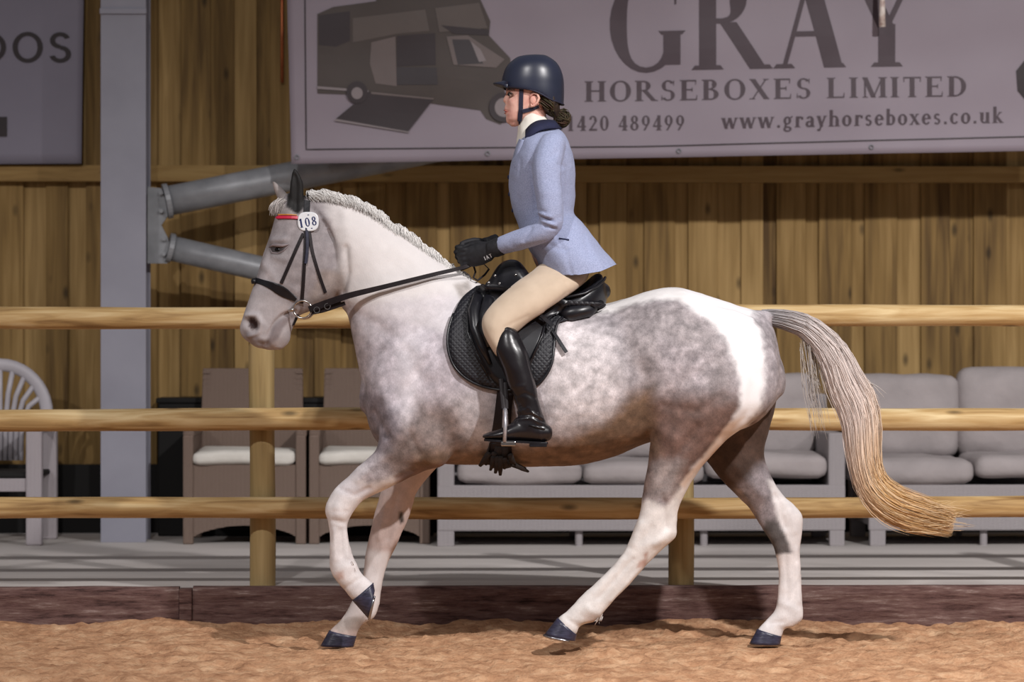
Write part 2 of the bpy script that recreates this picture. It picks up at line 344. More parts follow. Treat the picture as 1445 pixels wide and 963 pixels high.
def coat_mat():
    m, nt, b = newmat('grey and white coat'); L = nt.links
    at = nd(nt, 'ShaderNodeAttribute', attribute_name='coat')
    v = nd(nt, 'ShaderNodeTexVoronoi', feature='SMOOTH_F1'); v.inputs['Scale'].default_value = 1; v.inputs['Smoothness'].default_value = 0.6
    wn = nd(nt, 'ShaderNodeTexNoise'); wn.inputs['Scale'].default_value = 11; wn.inputs['Detail'].default_value = 3
    L.new(nd(nt, 'ShaderNodeNewGeometry').outputs['Position'], wn.inputs['Vector'])
    wa = nd(nt, 'ShaderNodeVectorMath', operation='MULTIPLY_ADD'); L.new(wn.outputs[1], wa.inputs[0]); wa.inputs[1].default_value = (1.1, 1.1, 1.1)
    L.new(coords(nt, (24, 24, 24)), wa.inputs[2]); L.new(wa.outputs[0], v.inputs['Vector'])
    d = nd(nt, 'ShaderNodeMapRange'); d.inputs['From Min'].default_value = 0.15; d.inputs['From Max'].default_value = 0.75
    d.inputs['To Min'].default_value = 1.32; d.inputs['To Max'].default_value = 0.86; L.new(v.outputs['Distance'], d.inputs[0])
    n1 = nd(nt, 'ShaderNodeTexNoise'); n1.inputs['Scale'].default_value = 1; n1.inputs['Detail'].default_value = 8; n1.inputs['Roughness'].default_value = 0.72
    L.new(coords(nt, (25, 25, 25)), n1.inputs['Vector'])
    r1 = nd(nt, 'ShaderNodeMapRange'); r1.inputs['From Min'].default_value = 0.3; r1.inputs['From Max'].default_value = 0.7
    r1.inputs['To Min'].default_value = 0.58; r1.inputs['To Max'].default_value = 1.5; L.new(n1.outputs[0], r1.inputs[0])
    fn = nd(nt, 'ShaderNodeTexNoise'); fn.inputs['Scale'].default_value = 1; fn.inputs['Detail'].default_value = 2; L.new(coords(nt, (330, 330, 120)), fn.inputs['Vector'])
    r2 = nd(nt, 'ShaderNodeMapRange'); r2.inputs['To Min'].default_value = 0.66; r2.inputs['To Max'].default_value = 1.34; L.new(fn.outputs[0], r2.inputs[0])
    p = nd(nt, 'ShaderNodeMath', operation='MULTIPLY'); L.new(d.outputs[0], p.inputs[0]); L.new(r1.outputs[0], p.inputs[1])
    p2 = nd(nt, 'ShaderNodeMath', operation='MULTIPLY'); L.new(p.outputs[0], p2.inputs[0]); L.new(r2.outputs[0], p2.inputs[1])
    mx = nd(nt, 'ShaderNodeMix', data_type='FLOAT'); L.new(at.outputs['Alpha'], mx.inputs[0]); mx.inputs[2].default_value = 1; L.new(p2.outputs[0], mx.inputs[3])
    sc = nd(nt, 'ShaderNodeVectorMath', operation='SCALE'); L.new(at.outputs['Color'], sc.inputs[0]); L.new(mx.outputs[0], sc.inputs['Scale'])
    L.new(sc.outputs[0], b.inputs['Base Color']); b.inputs['Roughness'].default_value = 0.62; b.inputs['Specular IOR Level'].default_value = 0.35
    b.inputs['Sheen Weight'].default_value = 0.02
    bump(nt, b, fn.outputs[0], 0.25, 0.003); return m
M['coat'] = coat_mat()
def hair_attr_mat(name, rough=0.5):
    m, nt, b = newmat(name); at = nd(nt, 'ShaderNodeAttribute', attribute_name='coat'); nt.links.new(at.outputs['Color'], b.inputs['Base Color'])
    b.inputs['Roughness'].default_value = rough; b.inputs['Specular IOR Level'].default_value = 0.3; return m
M['tail'] = hair_attr_mat('tail and mane hair')
def sand_mat():
    m, nt, b = newmat('orange arena sand'); L = nt.links
    n = nd(nt, 'ShaderNodeTexNoise'); n.inputs['Scale'].default_value = 1; n.inputs['Detail'].default_value = 8; n.inputs['Roughness'].default_value = 0.7; L.new(coords(nt, (9, 9, 9)), n.inputs['Vector'])
    L.new(ramp(nt, n.outputs[0], [(0.3, lin(146, 104, 76)), (0.5, lin(190, 146, 112)), (0.68, lin(216, 178, 142))]), b.inputs['Base Color'])
    g = nd(nt, 'ShaderNodeTexNoise'); g.inputs['Scale'].default_value = 1; g.inputs['Detail'].default_value = 6; L.new(coords(nt, (60, 60, 60)), g.inputs['Vector'])
    b.inputs['Roughness'].default_value = 0.95; b.inputs['Specular IOR Level'].default_value = 0.1; bump(nt, b, g.outputs[0], 0.9, 0.012); return m
M['sand'] = sand_mat()

exec_order = []
# ================================================================== SETTING
FY = 0.98            # kickboard face
DZ = 0.165           # concrete level
WY = 4.62            # boarded wall face
def ground():
    xs = np.arange(-3.6, 3.6, 0.016); ys = np.arange(-1.9, FY+0.03, 0.016)
    X, Y = np.meshgrid(xs, ys); P = np.stack([X.ravel(), Y.ravel(), np.zeros(X.size)], 1)
    z = 0.014*vnoise(P*[2.2, 3.0, 1], 1)+0.009*vnoise(P*[6, 9, 1], 2)+0.013*np.maximum(0, vnoise(P*[15, 21, 1], 3)-.15)+0.008*vnoise(P*[34, 44, 1], 4)
    z += 0.03*np.exp(-((P[:, 1]-FY)/0.22)**2)*(0.6+0.6*vnoise(P*[2.6, 1, 1], 5))
    # hoof prints on the track
    for k in range(46):
        cx, cy = random.uniform(-2.6, 2.6), random.uniform(-1.4, 0.75); r = random.uniform(0.05, 0.08)
        d = np.hypot((P[:, 0]-cx), (P[:, 1]-cy))/r; z += -0.018*np.exp(-d**2)+0.010*np.exp(-((d-1.5)/0.45)**2)
    # press flat under the standing hooves
    for hx, hy in ((478, 0.13), (1080, 0.14), (790, -0.14)):
        q = W(hx, 905, hy); d = np.hypot((P[:, 0]-q[0])/0.10, (P[:, 1]-q[1])/0.07); kk = np.exp(-d**4); z = z*(1-kk)+(-0.006)*kk
    edge = np.minimum(np.minimum((P[:, 0]+3.6)/0.3, (3.6-P[:, 0])/0.3), (P[:, 1]+1.9)/0.3); z *= np.clip(edge, 0, 1)
    P[:, 2] = z-0.004*np.clip(edge, 0, 1); nx = len(xs); ny = len(ys)
    F = [(j*nx+i, j*nx+i+1, (j+1)*nx+i+1, (j+1)*nx+i) for j in range(ny-1) for i in range(nx-1)]
    o = link('floor', mesh(P, F), M['sand']); tag(o, kind='structure', label='raked orange arena sand with hoof prints')
    mb = MB(); a = -0.0015
    for x0, x1, y0, y1 in ((-12, -3.59, -14, FY), (3.57, 12, -14, FY), (-3.59, 3.57, -14, -1.885)):
        mb.add([(x0, y0, a), (x1, y0, a), (x1, y1, a), (x0, y1, a)], [(0, 1, 2, 3)])
    mb.build('sand_beyond', M['sand'], o)
ground()
mb = MB(); mb.box((-12, FY+0.06, -0.1), (12, WY+0.25, DZ)); fl = mb.build('floor', M['concrete'])
tag(fl, 'pale concrete walkway behind the fence', kind='structure')
# kickboard
kb = empty('kickboard', (0, FY+0.02, 0), 'weathered dark brown timber kickboard along the foot of the fence', 'kickboard')
def kick(x0, x1, seed):
    nx, nz = int((x1-x0)/0.03), 10; vs = []; fs = []
    ring = [(0, -0.06), (0, 0.02), (0, 0.06), (0, 0.10), (0, 0.135), (0.006, 0.158), (0.016, 0.168), (0.055, 0.170), (0.075, 0.165), (0.075, -0.06)]
    for i in range(nx+1):
        x = x0+(x1-x0)*i/nx
        for k, (dy, z) in enumerate(ring):
            p = np.array([[x*5, z*40+k, seed]]); q = float(vnoise(p, 9)[0]); vs.append((x, FY+dy+0.004*q, z+0.002*q))
    n = len(ring)
    for i in range(nx):
        for k in range(n): fs.append((i*n+k, (i+1)*n+k, (i+1)*n+(k+1) % n, i*n+(k+1) % n))
    fs += [tuple(range(n)), tuple(nx*n+k for k in range(n))[::-1]]
    m = MB(); m.add(vs, fs); m.build('plank', M['kick'], kb, smooth=False)
xj = W(262, 850, FY)[0]
kick(-7.6, xj-0.03, 1); kick(xj+0.03, 7.9, 2)
mb = MB(); mb.box((xj-0.028, FY-0.012, -0.05), (xj+0.028, FY+0.06, 0.163)); mb.build('peg', M['kick'], kb, bevel=0.006)
# post and rail fence
fe = empty('post_and_rail_fence', (0, FY, 0), 'pine post and rail fence with three round rails running behind the horse', 'fence')
RY = FY+0.03
def rail(yL, yR, r, x0=-7.6, x1=7.9, seed=0):
    zL = W(0, yL, RY)[2]; zR = W(1445, yR, RY)[2]; XL = W(0, yL, RY)[0]; XR = W(1445, yR, RY)[0]
    n = 180; m = 16; vs = []; fs = []
    for i in range(n+1):
        x = x0+(x1-x0)*i/n; z = zL+(zR-zL)*(x-XL)/(XR-XL)+0.004*math.sin(x*1.3+seed); rr = r*(1+0.03*math.sin(x*2.1+seed*2)+0.015*math.sin(x*9+seed))
        for k in range(m):
            th = 2*math.pi*k/m; vs.append((x, RY+math.cos(th)*rr, z+math.sin(th)*rr))
    for i in range(n):
        for k in range(m): fs.append((i*m+k, i*m+(k+1) % m, (i+1)*m+(k+1) % m, (i+1)*m+k))
    fs += [tuple(range(m)), tuple(n*m+k for k in range(m))[::-1]]
    q = MB(); q.add(vs, fs); q.build('rail', M['rail'], fe, smooth=True)
rail(448.5, 446, 0.048, seed=0); rail(593, 591, 0.0485, seed=2); rail(718, 716, 0.0475, seed=4)
for cxp, rr, base in ((370, 18.0, 829), (960.5, 18.0, 829)):
    py = FY+0.135; b = W(cxp, base, py); pr = 18/4025*(DIST+py)
    q = MB(); zz = np.linspace(-0.1, 1.37, 14)
    q.tube([(b[0]+0.003*math.sin(z*4), py, z) for z in zz]+[(b[0], py, 1.385)], [pr*(1+0.02*math.sin(z*7+cxp)) for z in zz]+[pr*0.8], 18)
    q.build('post', M['post'], fe, smooth=True)
for px_ in (-6.75, -4.87, -3.0, 2.62, 4.5, 6.38):
    q = MB(); q.tube([(px_, FY+0.135, z) for z in np.linspace(-0.1, 1.38, 8)], 0.056, 18); q.build('post', M['post'], fe, smooth=True)
# boarded wall: staggered vertical boards, each its own object
wall = bpy.data.objects.new('wall_back', None); COL.objects.link(wall); wall.location = (0, WY, 0); tag(wall, 'vertical board cladding of the arena', kind='structure')
x = -8.0; i = 0
edges = []
while x < 8.2:
    wd = random.choice((0.10, 0.125, 0.14, 0.15, 0.16)); proud = i % 2
    x0, x1 = (x-0.012, x+wd+0.012) if proud else (x+0.002, x+wd-0.002)
    y0 = WY-0.022 if proud else WY
    mb = MB(); mb.box((x0, y0+random.uniform(-0.003, 0.003), DZ), (x1, y0+0.022, 4.3)); mb.build('board', M['board'], wall, bevel=0.003)
    x += wd; i += 1
mb = MB(); mb.box((-8.1, WY+0.045, 0), (8.4, WY+0.07, 4.3)); mb.build('backing', M['black'], wall)
zt = W(700, 234, WY-0.08)[2]; zb = W(700, 257, WY-0.08)[2]
mb = MB(); mb.box((-8.1, WY-0.095, zb), (8.4, WY-0.024, zt)); o = mb.build('trim_1', M['beam'], bevel=0.004); tag(o, 'horizontal sawn timber beam across the boarded wall', kind='structure')
mb = MB(); mb.box((-8.1, WY-0.05, DZ), (8.4, WY-0.026, W(300, 655, WY)[2])); o = mb.build('black_band_back', M['black'], bevel=0.004); tag(o, 'low black skirting board', kind='structure')  # black band filling the dark strip at the wall foot
# steel column with brace tubes
PY = 3.83; BY = 3.72
c0, c1 = W(142, 766, PY), W(206, 766, PY); xl, xr = c0[0], c1[0]
col = empty('steel_column', ((xl+xr)/2, PY+0.1, DZ), 'grey painted steel column with bolted end plates left of the horse', 'column')
mb = MB(); mb.box((xl, PY, DZ), (xr, PY+0.018, 4.3)); mb.build('front_flange', M['steel'], col, bevel=0.002)
mb = MB(); mb.box(((xl+xr)/2-0.008, PY+0.018, DZ), ((xl+xr)/2+0.008, PY+0.22, 4.3)); mb.build('web', M['steel'], col)
mb = MB(); mb.box((xl, PY+0.22, DZ), (xr, PY+0.238, 4.3)); mb.build('rear_flange', M['steel'], col, bevel=0.002)
zs = W(175, 12, PY)[2]; ze = W(175, 20, PY)[2]
mb = MB(); mb.box((xl-0.004, PY-0.014, ze), (xr+0.004, PY-0.0005, zs)); mb.build('splice_plate', M['steel'], col, bevel=0.003)
BRY = PY+0.12
def bp(x, y): return Vector(W(x, y, BRY))
br = empty('brace', bp(222, 318), 'pair of galvanised tubular braces fanning out from the grey column', 'brace')
mb = MB()
pts = [(208, 264), (228, 266), (234, 285), (237, 305), (228, 318), (236, 334), (243, 352), (236, 372), (208, 372)]
v = [bp(*p) for p in pts]; n = len(v)
mb.add([p+Vector((0, -0.012, 0)) for p in v]+[p+Vector((0, 0.012, 0)) for p in v], [tuple(range(n)), tuple(range(n, 2*n))[::-1]]+[(i, (i+1) % n, n+(i+1) % n, n+i) for i in range(n)])
mb.build('gusset_plate', M['galv'], br)
for a, b, r in (((236, 284), (1010, 130), 0.081), ((240, 350), (905, 503), 0.068)):
    A, B = bp(*a), Vector(W(*b, WY-0.125)); q = MB(); q.tube([A.lerp(B, t) for t in np.linspace(0, 1, 8)], r, 24); q.build('brace_tube', M['galv'], br, smooth=True)
    q = MB(); q.tube([B-(B-A).normalized()*0.03, B], r*1.18, 24); q.build('end_plate', M['galv'], br)
    q = MB(); q.tube([A-(B-A).normalized()*0.012, A+(B-A).normalized()*0.014], r*1.18, 24); q.build('end_plate', M['galv'], br)
    for s in (-1, 1):
        q = MB(); c = A-(B-A).normalized()*0.03; up = Vector((0, 0, 1)); q.tube([c+up*s*r*0.6+Vector((0, -0.02, 0)), c+up*s*r*0.6+Vector((0, -0.035, 0))], 0.012, 6); q.build('bolt', M['galv'], br)
cp = W(398, 60, WY-0.05)
q = MB(); q.tube([(cp[0], WY-0.05, z) for z in np.linspace(W(398, 118, WY)[2], 4.2, 6)], 0.009, 10); o = q.build('copper_line', M['copper'], smooth=True); tag(o, 'thin copper pipe running up the boards at the banner edge', 'pipe')  # thin tube standing in for an unidentified copper-coloured line
cz = W(1245, 38, BY-0.12)
q = MB(); q.tube([(cz[0], BY-0.12, z) for z in np.linspace(cz[2], cz[2]+0.8, 9)], [0.018, 0.016, 0.012, 0.016, 0.012, 0.016, 0.012, 0.016, 0.014], 10); o = q.build('hanging_strip', M['white_strip'], smooth=True); tag(o, 'bright white cord hanging in front of the large banner', 'cord')  # white tube standing in for an unidentified bright strip
# low black box filling an unidentified dark area behind the brown chairs
a0 = W(222, 562, WY-0.35); a1 = W(612, 562, WY-0.35)
be = empty('black_box', ((a0[0]+a1[0])/2, WY-0.3, DZ), 'low black storage bench against the boards behind the brown wicker chairs', 'bench')
mb = MB(); mb.box((a0[0], WY-0.33, DZ), (a1[0], WY-0.06, a0[2]-0.03)); mb.build('body', M['black'], be, bevel=0.01)
mb = MB(); mb.box((a0[0]-0.01, WY-0.34, a0[2]-0.03), (a1[0]+0.01, WY-0.055, a0[2])); mb.build('lid', M['black'], be, bevel=0.008)

# ================================================================== LETTERING (own serif and sans glyphs, drawn as strokes)
def quad(x1, y1, x2, y2, w1, w2=None):
    w2 = w1 if w2 is None else w2; return [(x1-w1/2, y1), (x1+w1/2, y1), (x2+w2/2, y2), (x2-w2/2, y2)]
def arc(cx, cy, rx, ry, a0, a1, wv, wh, n=14):
    out = []; P = []
    for i in range(n+1):
        a = math.radians(a0+(a1-a0)*i/n); w_ = wv*abs(math.cos(a))**1.2+wh*(1-abs(math.cos(a))**1.2)
        P.append((cx+(rx)*math.cos(a), cy+(ry)*math.sin(a), cx+max(rx-w_, 0.001)*math.cos(a), cy+max(ry-(wh+(w_-wh)*0.15), 0.001)*math.sin(a)))
    for p, q in zip(P[:-1], P[1:]): out.append([(p[0], p[1]), (q[0], q[1]), (q[2], q[3]), (p[2], p[3])])
    return out
def glyph(ch, T=0.17, t=0.055):
    """serif glyph in a 1-high box; returns (quads, advance)"""
    Q = []; s = 0.045
    def V(x, y0=0, y1=1, w_=T, ft=1, fb=1):
        Q.append(quad(x, y0, x, y1, w_))
        if fb: Q.append([(x-w_/2-0.09, y0), (x+w_/2+0.09, y0), (x+w_/2+0.05, y0+s), (x-w_/2-0.05, y0+s)])
        if ft: Q.append([(x-w_/2-0.05, y1-s), (x+w_/2+0.05, y1-s), (x+w_/2+0.09, y1), (x-w_/2-0.09, y1)])
    def Hh(x0, x1, y, h=t): Q.append([(x0, y-h/2), (x1, y-h/2), (x1, y+h/2), (x0, y+h/2)])
    def S(x, y): Q.append([(x-0.13, y), (x+0.13, y), (x+0.09, y+s if y < 0.5 else y-s), (x-0.09, y+s if y < 0.5 else y-s)])
    c = ch
    if c == 'I': V(.2); return Q, .4
    if c == 'L': V(.2); Hh(.2, .72, t/2); Q.append(quad(.70, 0, .72, .26, .05, .02)); return Q, .8
    if c == 'H': V(.2); V(.72); Hh(.2, .72, .52); return Q, .92
    if c == 'T': V(.4, ft=0); Hh(.05, .75, 1-t/2); Q += [quad(.07, .74, .07, 1, .02, .05), quad(.73, .74, .73, 1, .02, .05)]; return Q, .8
    if c == 'E': V(.2); Hh(.2, .68, t/2); Hh(.2, .66, 1-t/2); Hh(.2, .52, .52); Q += [quad(.69, 0, .71, .25, .05, .02), quad(.66, .76, .66, 1, .02, .05), quad(.52, .42, .52, .62, .035)]; return Q, .78
    if c == 'M': V(.16, w_=t); V(.88, w_=T); Q += [quad(.16, 1, .5, 0, T), quad(.86, 1, .5, 0, t)]; return Q, 1.06
    if c == 'A': Q += [quad(.16, 0, .46, 1, t), quad(.74, 0, .44, 1, T*1.1)]; Hh(.26, .62, .36); S(.16, 0); S(.76, 0); return Q, .92
    if c == 'Y': V(.43, 0, .45, ft=0); Q += [quad(.43, .40, .13, 1, T, T), quad(.43, .42, .74, 1, t*1.3)]; S(.13, 1); S(.74, 1); return Q, .86
    if c == 'X': Q += [quad(.72, 0, .16, 1, T*1.1), quad(.16, 0, .70, 1, t)]; S(.15, 0); S(.72, 0); S(.15, 1); S(.70, 1); return Q, .88
    if c == 'O': return arc(.45, .5, .42, .52, 0, 360, T, t, 28), .9
    if c == 'D': V(.2); Q.extend(arc(.32, .5, .46, .5, -90, 90, T, t)); Hh(.2, .33, t/2); Hh(.2, .33, 1-t/2); return Q, .86
    if c == 'G':
        Q.extend(arc(.46, .5, .43, .52, 42, 330, T, t, 24)); V(.76, .06, .42, ft=0, fb=0); Q.append([(.60, .42), (.92, .42), (.88, .38), (.64, .38)]); Q.append(quad(.80, .70, .80, 1.0, .02, .05)); return Q, .96
    if c == 'R':
        V(.2); Q.extend(arc(.38, .745, .28, .255, -90, 90, T, t)); Hh(.2, .40, 1-t/2); Hh(.2, .42, .515); Q.append(quad(.80, 0, .44, .50, T)); S(.84, 0); return Q, .92
    if c == 'B':
        V(.2); Q.extend(arc(.38, .765, .24, .235, -90, 90, T, t)); Q.extend(arc(.38, .27, .32, .27, -90, 90, T, t)); Hh(.2, .4, 1-t/2); Hh(.2, .4, .53); Hh(.2, .4, t/2); return Q, .8
    if c == 'S':
        Q.extend(arc(.34, .74, .25, .27, 30, 270, T*.8, t)); Q.extend(arc(.34, .26, .27, .27, -150, 90, T*.8, t)); Q.append(quad(.56, .74, .56, .98, .02, .04)); Q.append(quad(.09, .02, .09, .26, .04, .02)); return Q, .68
    if c == '0': return arc(.3, .5, .27, .5, 0, 360, T*.85, t, 24), .62
    if c == '1': V(.28, ft=0); Q.append(quad(.14, .8, .28, 1, t)); return Q, .56
    if c == '2': Q.extend(arc(.3, .72, .24, .28, -20, 170, T*.8, t)); Q.append(quad(.10, 0, .50, .66, T*.6)); Hh(.06, .56, .06, .12); return Q, .62
    if c == '4': V(.40, ft=0); Q.append(quad(.06, .28, .40, 1, t)); Hh(.04, .58, .28, .09); return Q, .62
    if c == '8': return arc(.3, .75, .22, .25, 0, 360, T*.8, t, 20)+arc(.3, .27, .26, .27, 0, 360, T*.8, t, 20), .62
    if c == '9': return arc(.3, .66, .25, .34, 0, 360, T*.8, t, 20)+[quad(.20, 0, .50, .55, T*.6)], .62
    xh = .66
    if c == '.': return [quad(.14, 0, .14, .15, .15)], .28
    if c == 'w': return [quad(.28, 0, .10, xh, T*.8), quad(.28, 0, .44, xh, t), quad(.64, 0, .46, xh, T*.8), quad(.64, 0, .84, xh, t), quad(.1, xh-s, .1, xh, .24), quad(.84, xh-s, .84, xh, .2)], .94
    if c == 'o': return arc(.29, xh/2, .27, xh/2+.01, 0, 360, T*.8, t, 20), .58
    if c == 'c': return arc(.28, xh/2, .26, xh/2+.01, 40, 320, T*.8, t, 18), .52
    if c == 'e': return arc(.28, xh/2, .26, xh/2+.01, 0, 320, T*.8, t, 18)+[[(.04, .33), (.52, .33), (.52, .39), (.04, .39)]], .55
    if c == 'a': V(.42, 0, .5, T*.8, 0, 0); Q.extend(arc(.28, .46, .21, .2, 0, 160, T*.7, t)); Q.extend(arc(.24, .18, .2, .19, 60, 330, T*.7, t)); Q.append(quad(.48, 0, .48, .07, .16)); return Q, .56
    if c == 'r': V(.18, 0, xh, T*.8, 0, 1); Q.extend(arc(.34, .46, .16, .2, 20, 170, T*.5, t)); Q.append(quad(.46, .46, .46, .62, .1)); return Q, .5
    if c == 'y': return [quad(.30, 0, .12, xh, T*.8), quad(.16, -.26, .50, xh, t*1.2), quad(.12, -.26, .12, -.14, .14), quad(.12, xh-s, .12, xh, .24), quad(.5, xh-s, .5, xh, .2)], .58
    if c == 'h': V(.16, 0, 1, T*.8, 0, 1); V(.50, 0, .42, T*.8, 0, 1); Q.extend(arc(.34, .42, .22, .24, 0, 170, T*.6, t)); Q.append(quad(.08, 1-s, .16, 1, .1)); return Q, .66
    if c == 'b': V(.14, 0, 1, T*.8, 0, 0); Q.extend(arc(.30, xh/2, .25, xh/2, -150, 150, T*.8, t, 18)); return Q, .58
    if c == 'k': V(.16, 0, 1, T*.8, 0, 1); Q += [quad(.22, .3, .46, xh, t), quad(.54, 0, .28, .38, T*.8), quad(.54, 0, .54, s, .24), quad(.46, xh-s, .46, xh, .2)]; return Q, .64
    if c == 'u': V(.16, .2, xh, T*.8, 0, 0); V(.48, 0, xh, T*.8, 0, 0); Q.extend(arc(.30, .22, .22, .23, 180, 350, T*.6, t)); Q += [quad(.10, xh-s, .10, xh, .16), quad(.44, xh-s, .44, xh, .14), quad(.56, 0, .56, s, .12)]; return Q, .64
    if c == 's': Q.extend(arc(.24, .48, .18, .18, 30, 270, T*.6, t)); Q.extend(arc(.24, .18, .19, .19, -150, 90, T*.6, t)); return Q, .48
    if c == 'x': return [quad(.50, 0, .12, xh, T*.8), quad(.10, 0, .46, xh, t), quad(.1, 0, .1, s, .2), quad(.5, 0, .5, s, .22), quad(.12, xh-s, .12, xh, .22), quad(.46, xh-s, .46, xh, .2)], .6
    if c == 'g': Q.extend(arc(.26, .42, .22, .25, 0, 360, T*.7, t, 20)); Q.extend(arc(.27, -.10, .24, .17, 0, 360, T*.6, t, 20)); Q.append(quad(.14, .04, .18, .22, t*1.3)); Q.append(quad(.48, .58, .52, .68, .1)); return Q, .56
    return Q, .36
def sans(ch, T=0.15):
    if ch == 'O': return arc(.45, .5, .43, .52, 0, 360, T, T*.9, 32), .95
    if ch == 'D': return [quad(.16, 0, .16, 1, T)]+arc(.34, .5, .44, .5, -90, 90, T, T*.9)+[[(.1, 0), (.36, 0), (.36, T*.9), (.1, T*.9)], [(.1, 1-T*.9), (.36, 1-T*.9), (.36, 1), (.1, 1)]], .88
    if ch == 'S': return arc(.36, .735, .29, .275, 20, 270, T, T*.9, 18)+arc(.36, .27, .31, .29, -165, 90, T, T*.9, 18), .76
    return [], .4
def wr(x, z):                                     # creases of the banner cloth
    return 0.006*math.sin(x*3.1+z*2.2)+0.004*math.sin(x*9+z*5)+0.003*math.sin(x*2-z*17)
def text_mesh(txt, px0, px1, ybase, ytop, slope, Y, gf=glyph, yoff=0.004, spacing=0.06, wf=wr, **kw):
    Qs = []; adv = 0
    for ch in txt:
        q, a = gf(ch, **kw); Qs.append((adv, q)); adv += a+spacing
    adv -= spacing; H = ybase-ytop; sx = (px1-px0)/adv; out = []
    for off, qs in Qs:
        if not qs: continue
        mb = MB(); out.append(mb)
        for poly in qs:
            v = []; nu = max(1, int(H*max(abs(poly[2][1]-poly[0][1]), abs(poly[2][0]-poly[0][0]))/14))
            for j in range(nu+1):
                for i in range(nu+1):
                    a, c = i/nu, j/nu; gx = (poly[0][0]*(1-a)+poly[1][0]*a)*(1-c)+(poly[3][0]*(1-a)+poly[2][0]*a)*c; gy = (poly[0][1]*(1-a)+poly[1][1]*a)*(1-c)+(poly[3][1]*(1-a)+poly[2][1]*a)*c
                    px = px0+(off+gx)*sx; py = ybase-gy*H+slope*(px-px0); P = W(px, py, Y); v.append((P[0], Y-yoff+wf(P[0], P[2]), P[2]))
            mb.add(v, [(j*(nu+1)+i, j*(nu+1)+i+1, (j+1)*(nu+1)+i+1, (j+1)*(nu+1)+i) for j in range(nu) for i in range(nu)])
    return out
# ================================================================== BANNERS
BY = 3.72
def cloth(pxc, Y, nx, ny, wf, thick=0.004):
    (tl, tr, brr, bl) = pxc; mb = MB(); vs = []
    for s in (0, 1):
        for j in range(ny+1):
            for i in range(nx+1):
                u, v = i/nx, j/ny
                x = (tl[0]*(1-u)+tr[0]*u)*(1-v)+(bl[0]*(1-u)+brr[0]*u)*v; y = (tl[1]*(1-u)+tr[1]*u)*(1-v)+(bl[1]*(1-u)+brr[1]*u)*v
                P = W(x, y, Y); vs.append((P[0], Y+wf(P[0], P[2])+s*thick, P[2]))
    n = (nx+1)*(ny+1); g = lambda i, j: j*(nx+1)+i; fs = []
    for j in range(ny):
        for i in range(nx):
            a = (g(i, j), g(i+1, j), g(i+1, j+1), g(i, j+1)); fs += [a, tuple(k+n for k in a[::-1])]
    for i in range(nx): fs += [(g(i, 0), g(i, 0)+n, g(i+1, 0)+n, g(i+1, 0)), (g(i, ny), g(i+1, ny), g(i+1, ny)+n, g(i, ny)+n)]
    for j in range(ny): fs += [(g(0, j), g(0, j+1), g(0, j+1)+n, g(0, j)+n), (g(nx, j), g(nx, j)+n, g(nx, j+1)+n, g(nx, j+1))]
    mb.add(vs, fs); return mb
bn = empty('banner', W(930, 222, BY), 'large grey-lilac vinyl banner with serif horsebox advertisement lettering', 'banner')
cloth(((403, -95), (1600, -113), (1600, 210.5), (411, 231.5)), BY, 130, 34, wr).build('banner_sheet', M['vinyl'], bn, smooth=True)
def strip(pts, hw, mat, name, yo=0.005, par=bn, Y=BY, wf=wr):
    mb = MB(); vs = []; P = []
    for (a, b) in zip(pts[:-1], pts[1:]):
        n = max(2, int(math.hypot(b[0]-a[0], b[1]-a[1])/12))
        for k in range(n): P.append((a[0]+(b[0]-a[0])*k/n, a[1]+(b[1]-a[1])*k/n))
    P.append(pts[-1])
    for i, p in enumerate(P):
        q = P[min(i+1, len(P)-1)]; r = P[max(i-1, 0)]; dx, dy = q[0]-r[0], q[1]-r[1]; L = math.hypot(dx, dy); nx_, ny_ = -dy/L*hw, dx/L*hw
        for s in (-1, 1):
            A = W(p[0]+s*nx_, p[1]+s*ny_, Y); vs.append((A[0], Y-yo+wf(A[0], A[2]), A[2]))
    mb.add(vs, [(2*i, 2*i+1, 2*i+3, 2*i+2) for i in range(len(P)-1)]); return mb.build(name, mat, par)
strip([(430, -60), (432, 211), (900, 207), (1445, 193), (1600, 190)], 0.9, M['ink_black'], 'hem_line')
for mb in text_mesh('GRAY', 857, 1303, 101, -32, -0.018, BY, spacing=0.02, T=0.2): mb.build('letter', M['ink'], bn)
for mb in text_mesh('HORSEBOXES LIMITED', 824, 1366, 143.5, 115, -0.014, BY, spacing=0.1, T=0.19, t=0.065): mb.build('letter', M['ink'], bn)
for mb in text_mesh('01420 489499', 783, 967, 185, 164, -0.008, BY, spacing=0.1, T=0.2, t=0.08): mb.build('letter', M['ink'], bn)
for mb in text_mesh('www.grayhorseboxes.co.uk', 1018, 1416, 182, 159, -0.022, BY, spacing=0.10, T=0.22, t=0.09): mb.build('letter', M['ink'], bn)
for x_, y_ in ((419, 222), (688, 217), (958, 213), (1229, 208)):
    P = W(x_, y_, BY); q = MB(); c = Vector((P[0], BY-0.008+wr(P[0], P[2]), P[2]))
    q.tube([c+Vector((0.011*math.cos(a), 0, 0.011*math.sin(a))) for a in np.linspace(0, 2*math.pi, 13)], 0.0035, 6, caps=False); q.build('eyelet', M['galv'], bn)
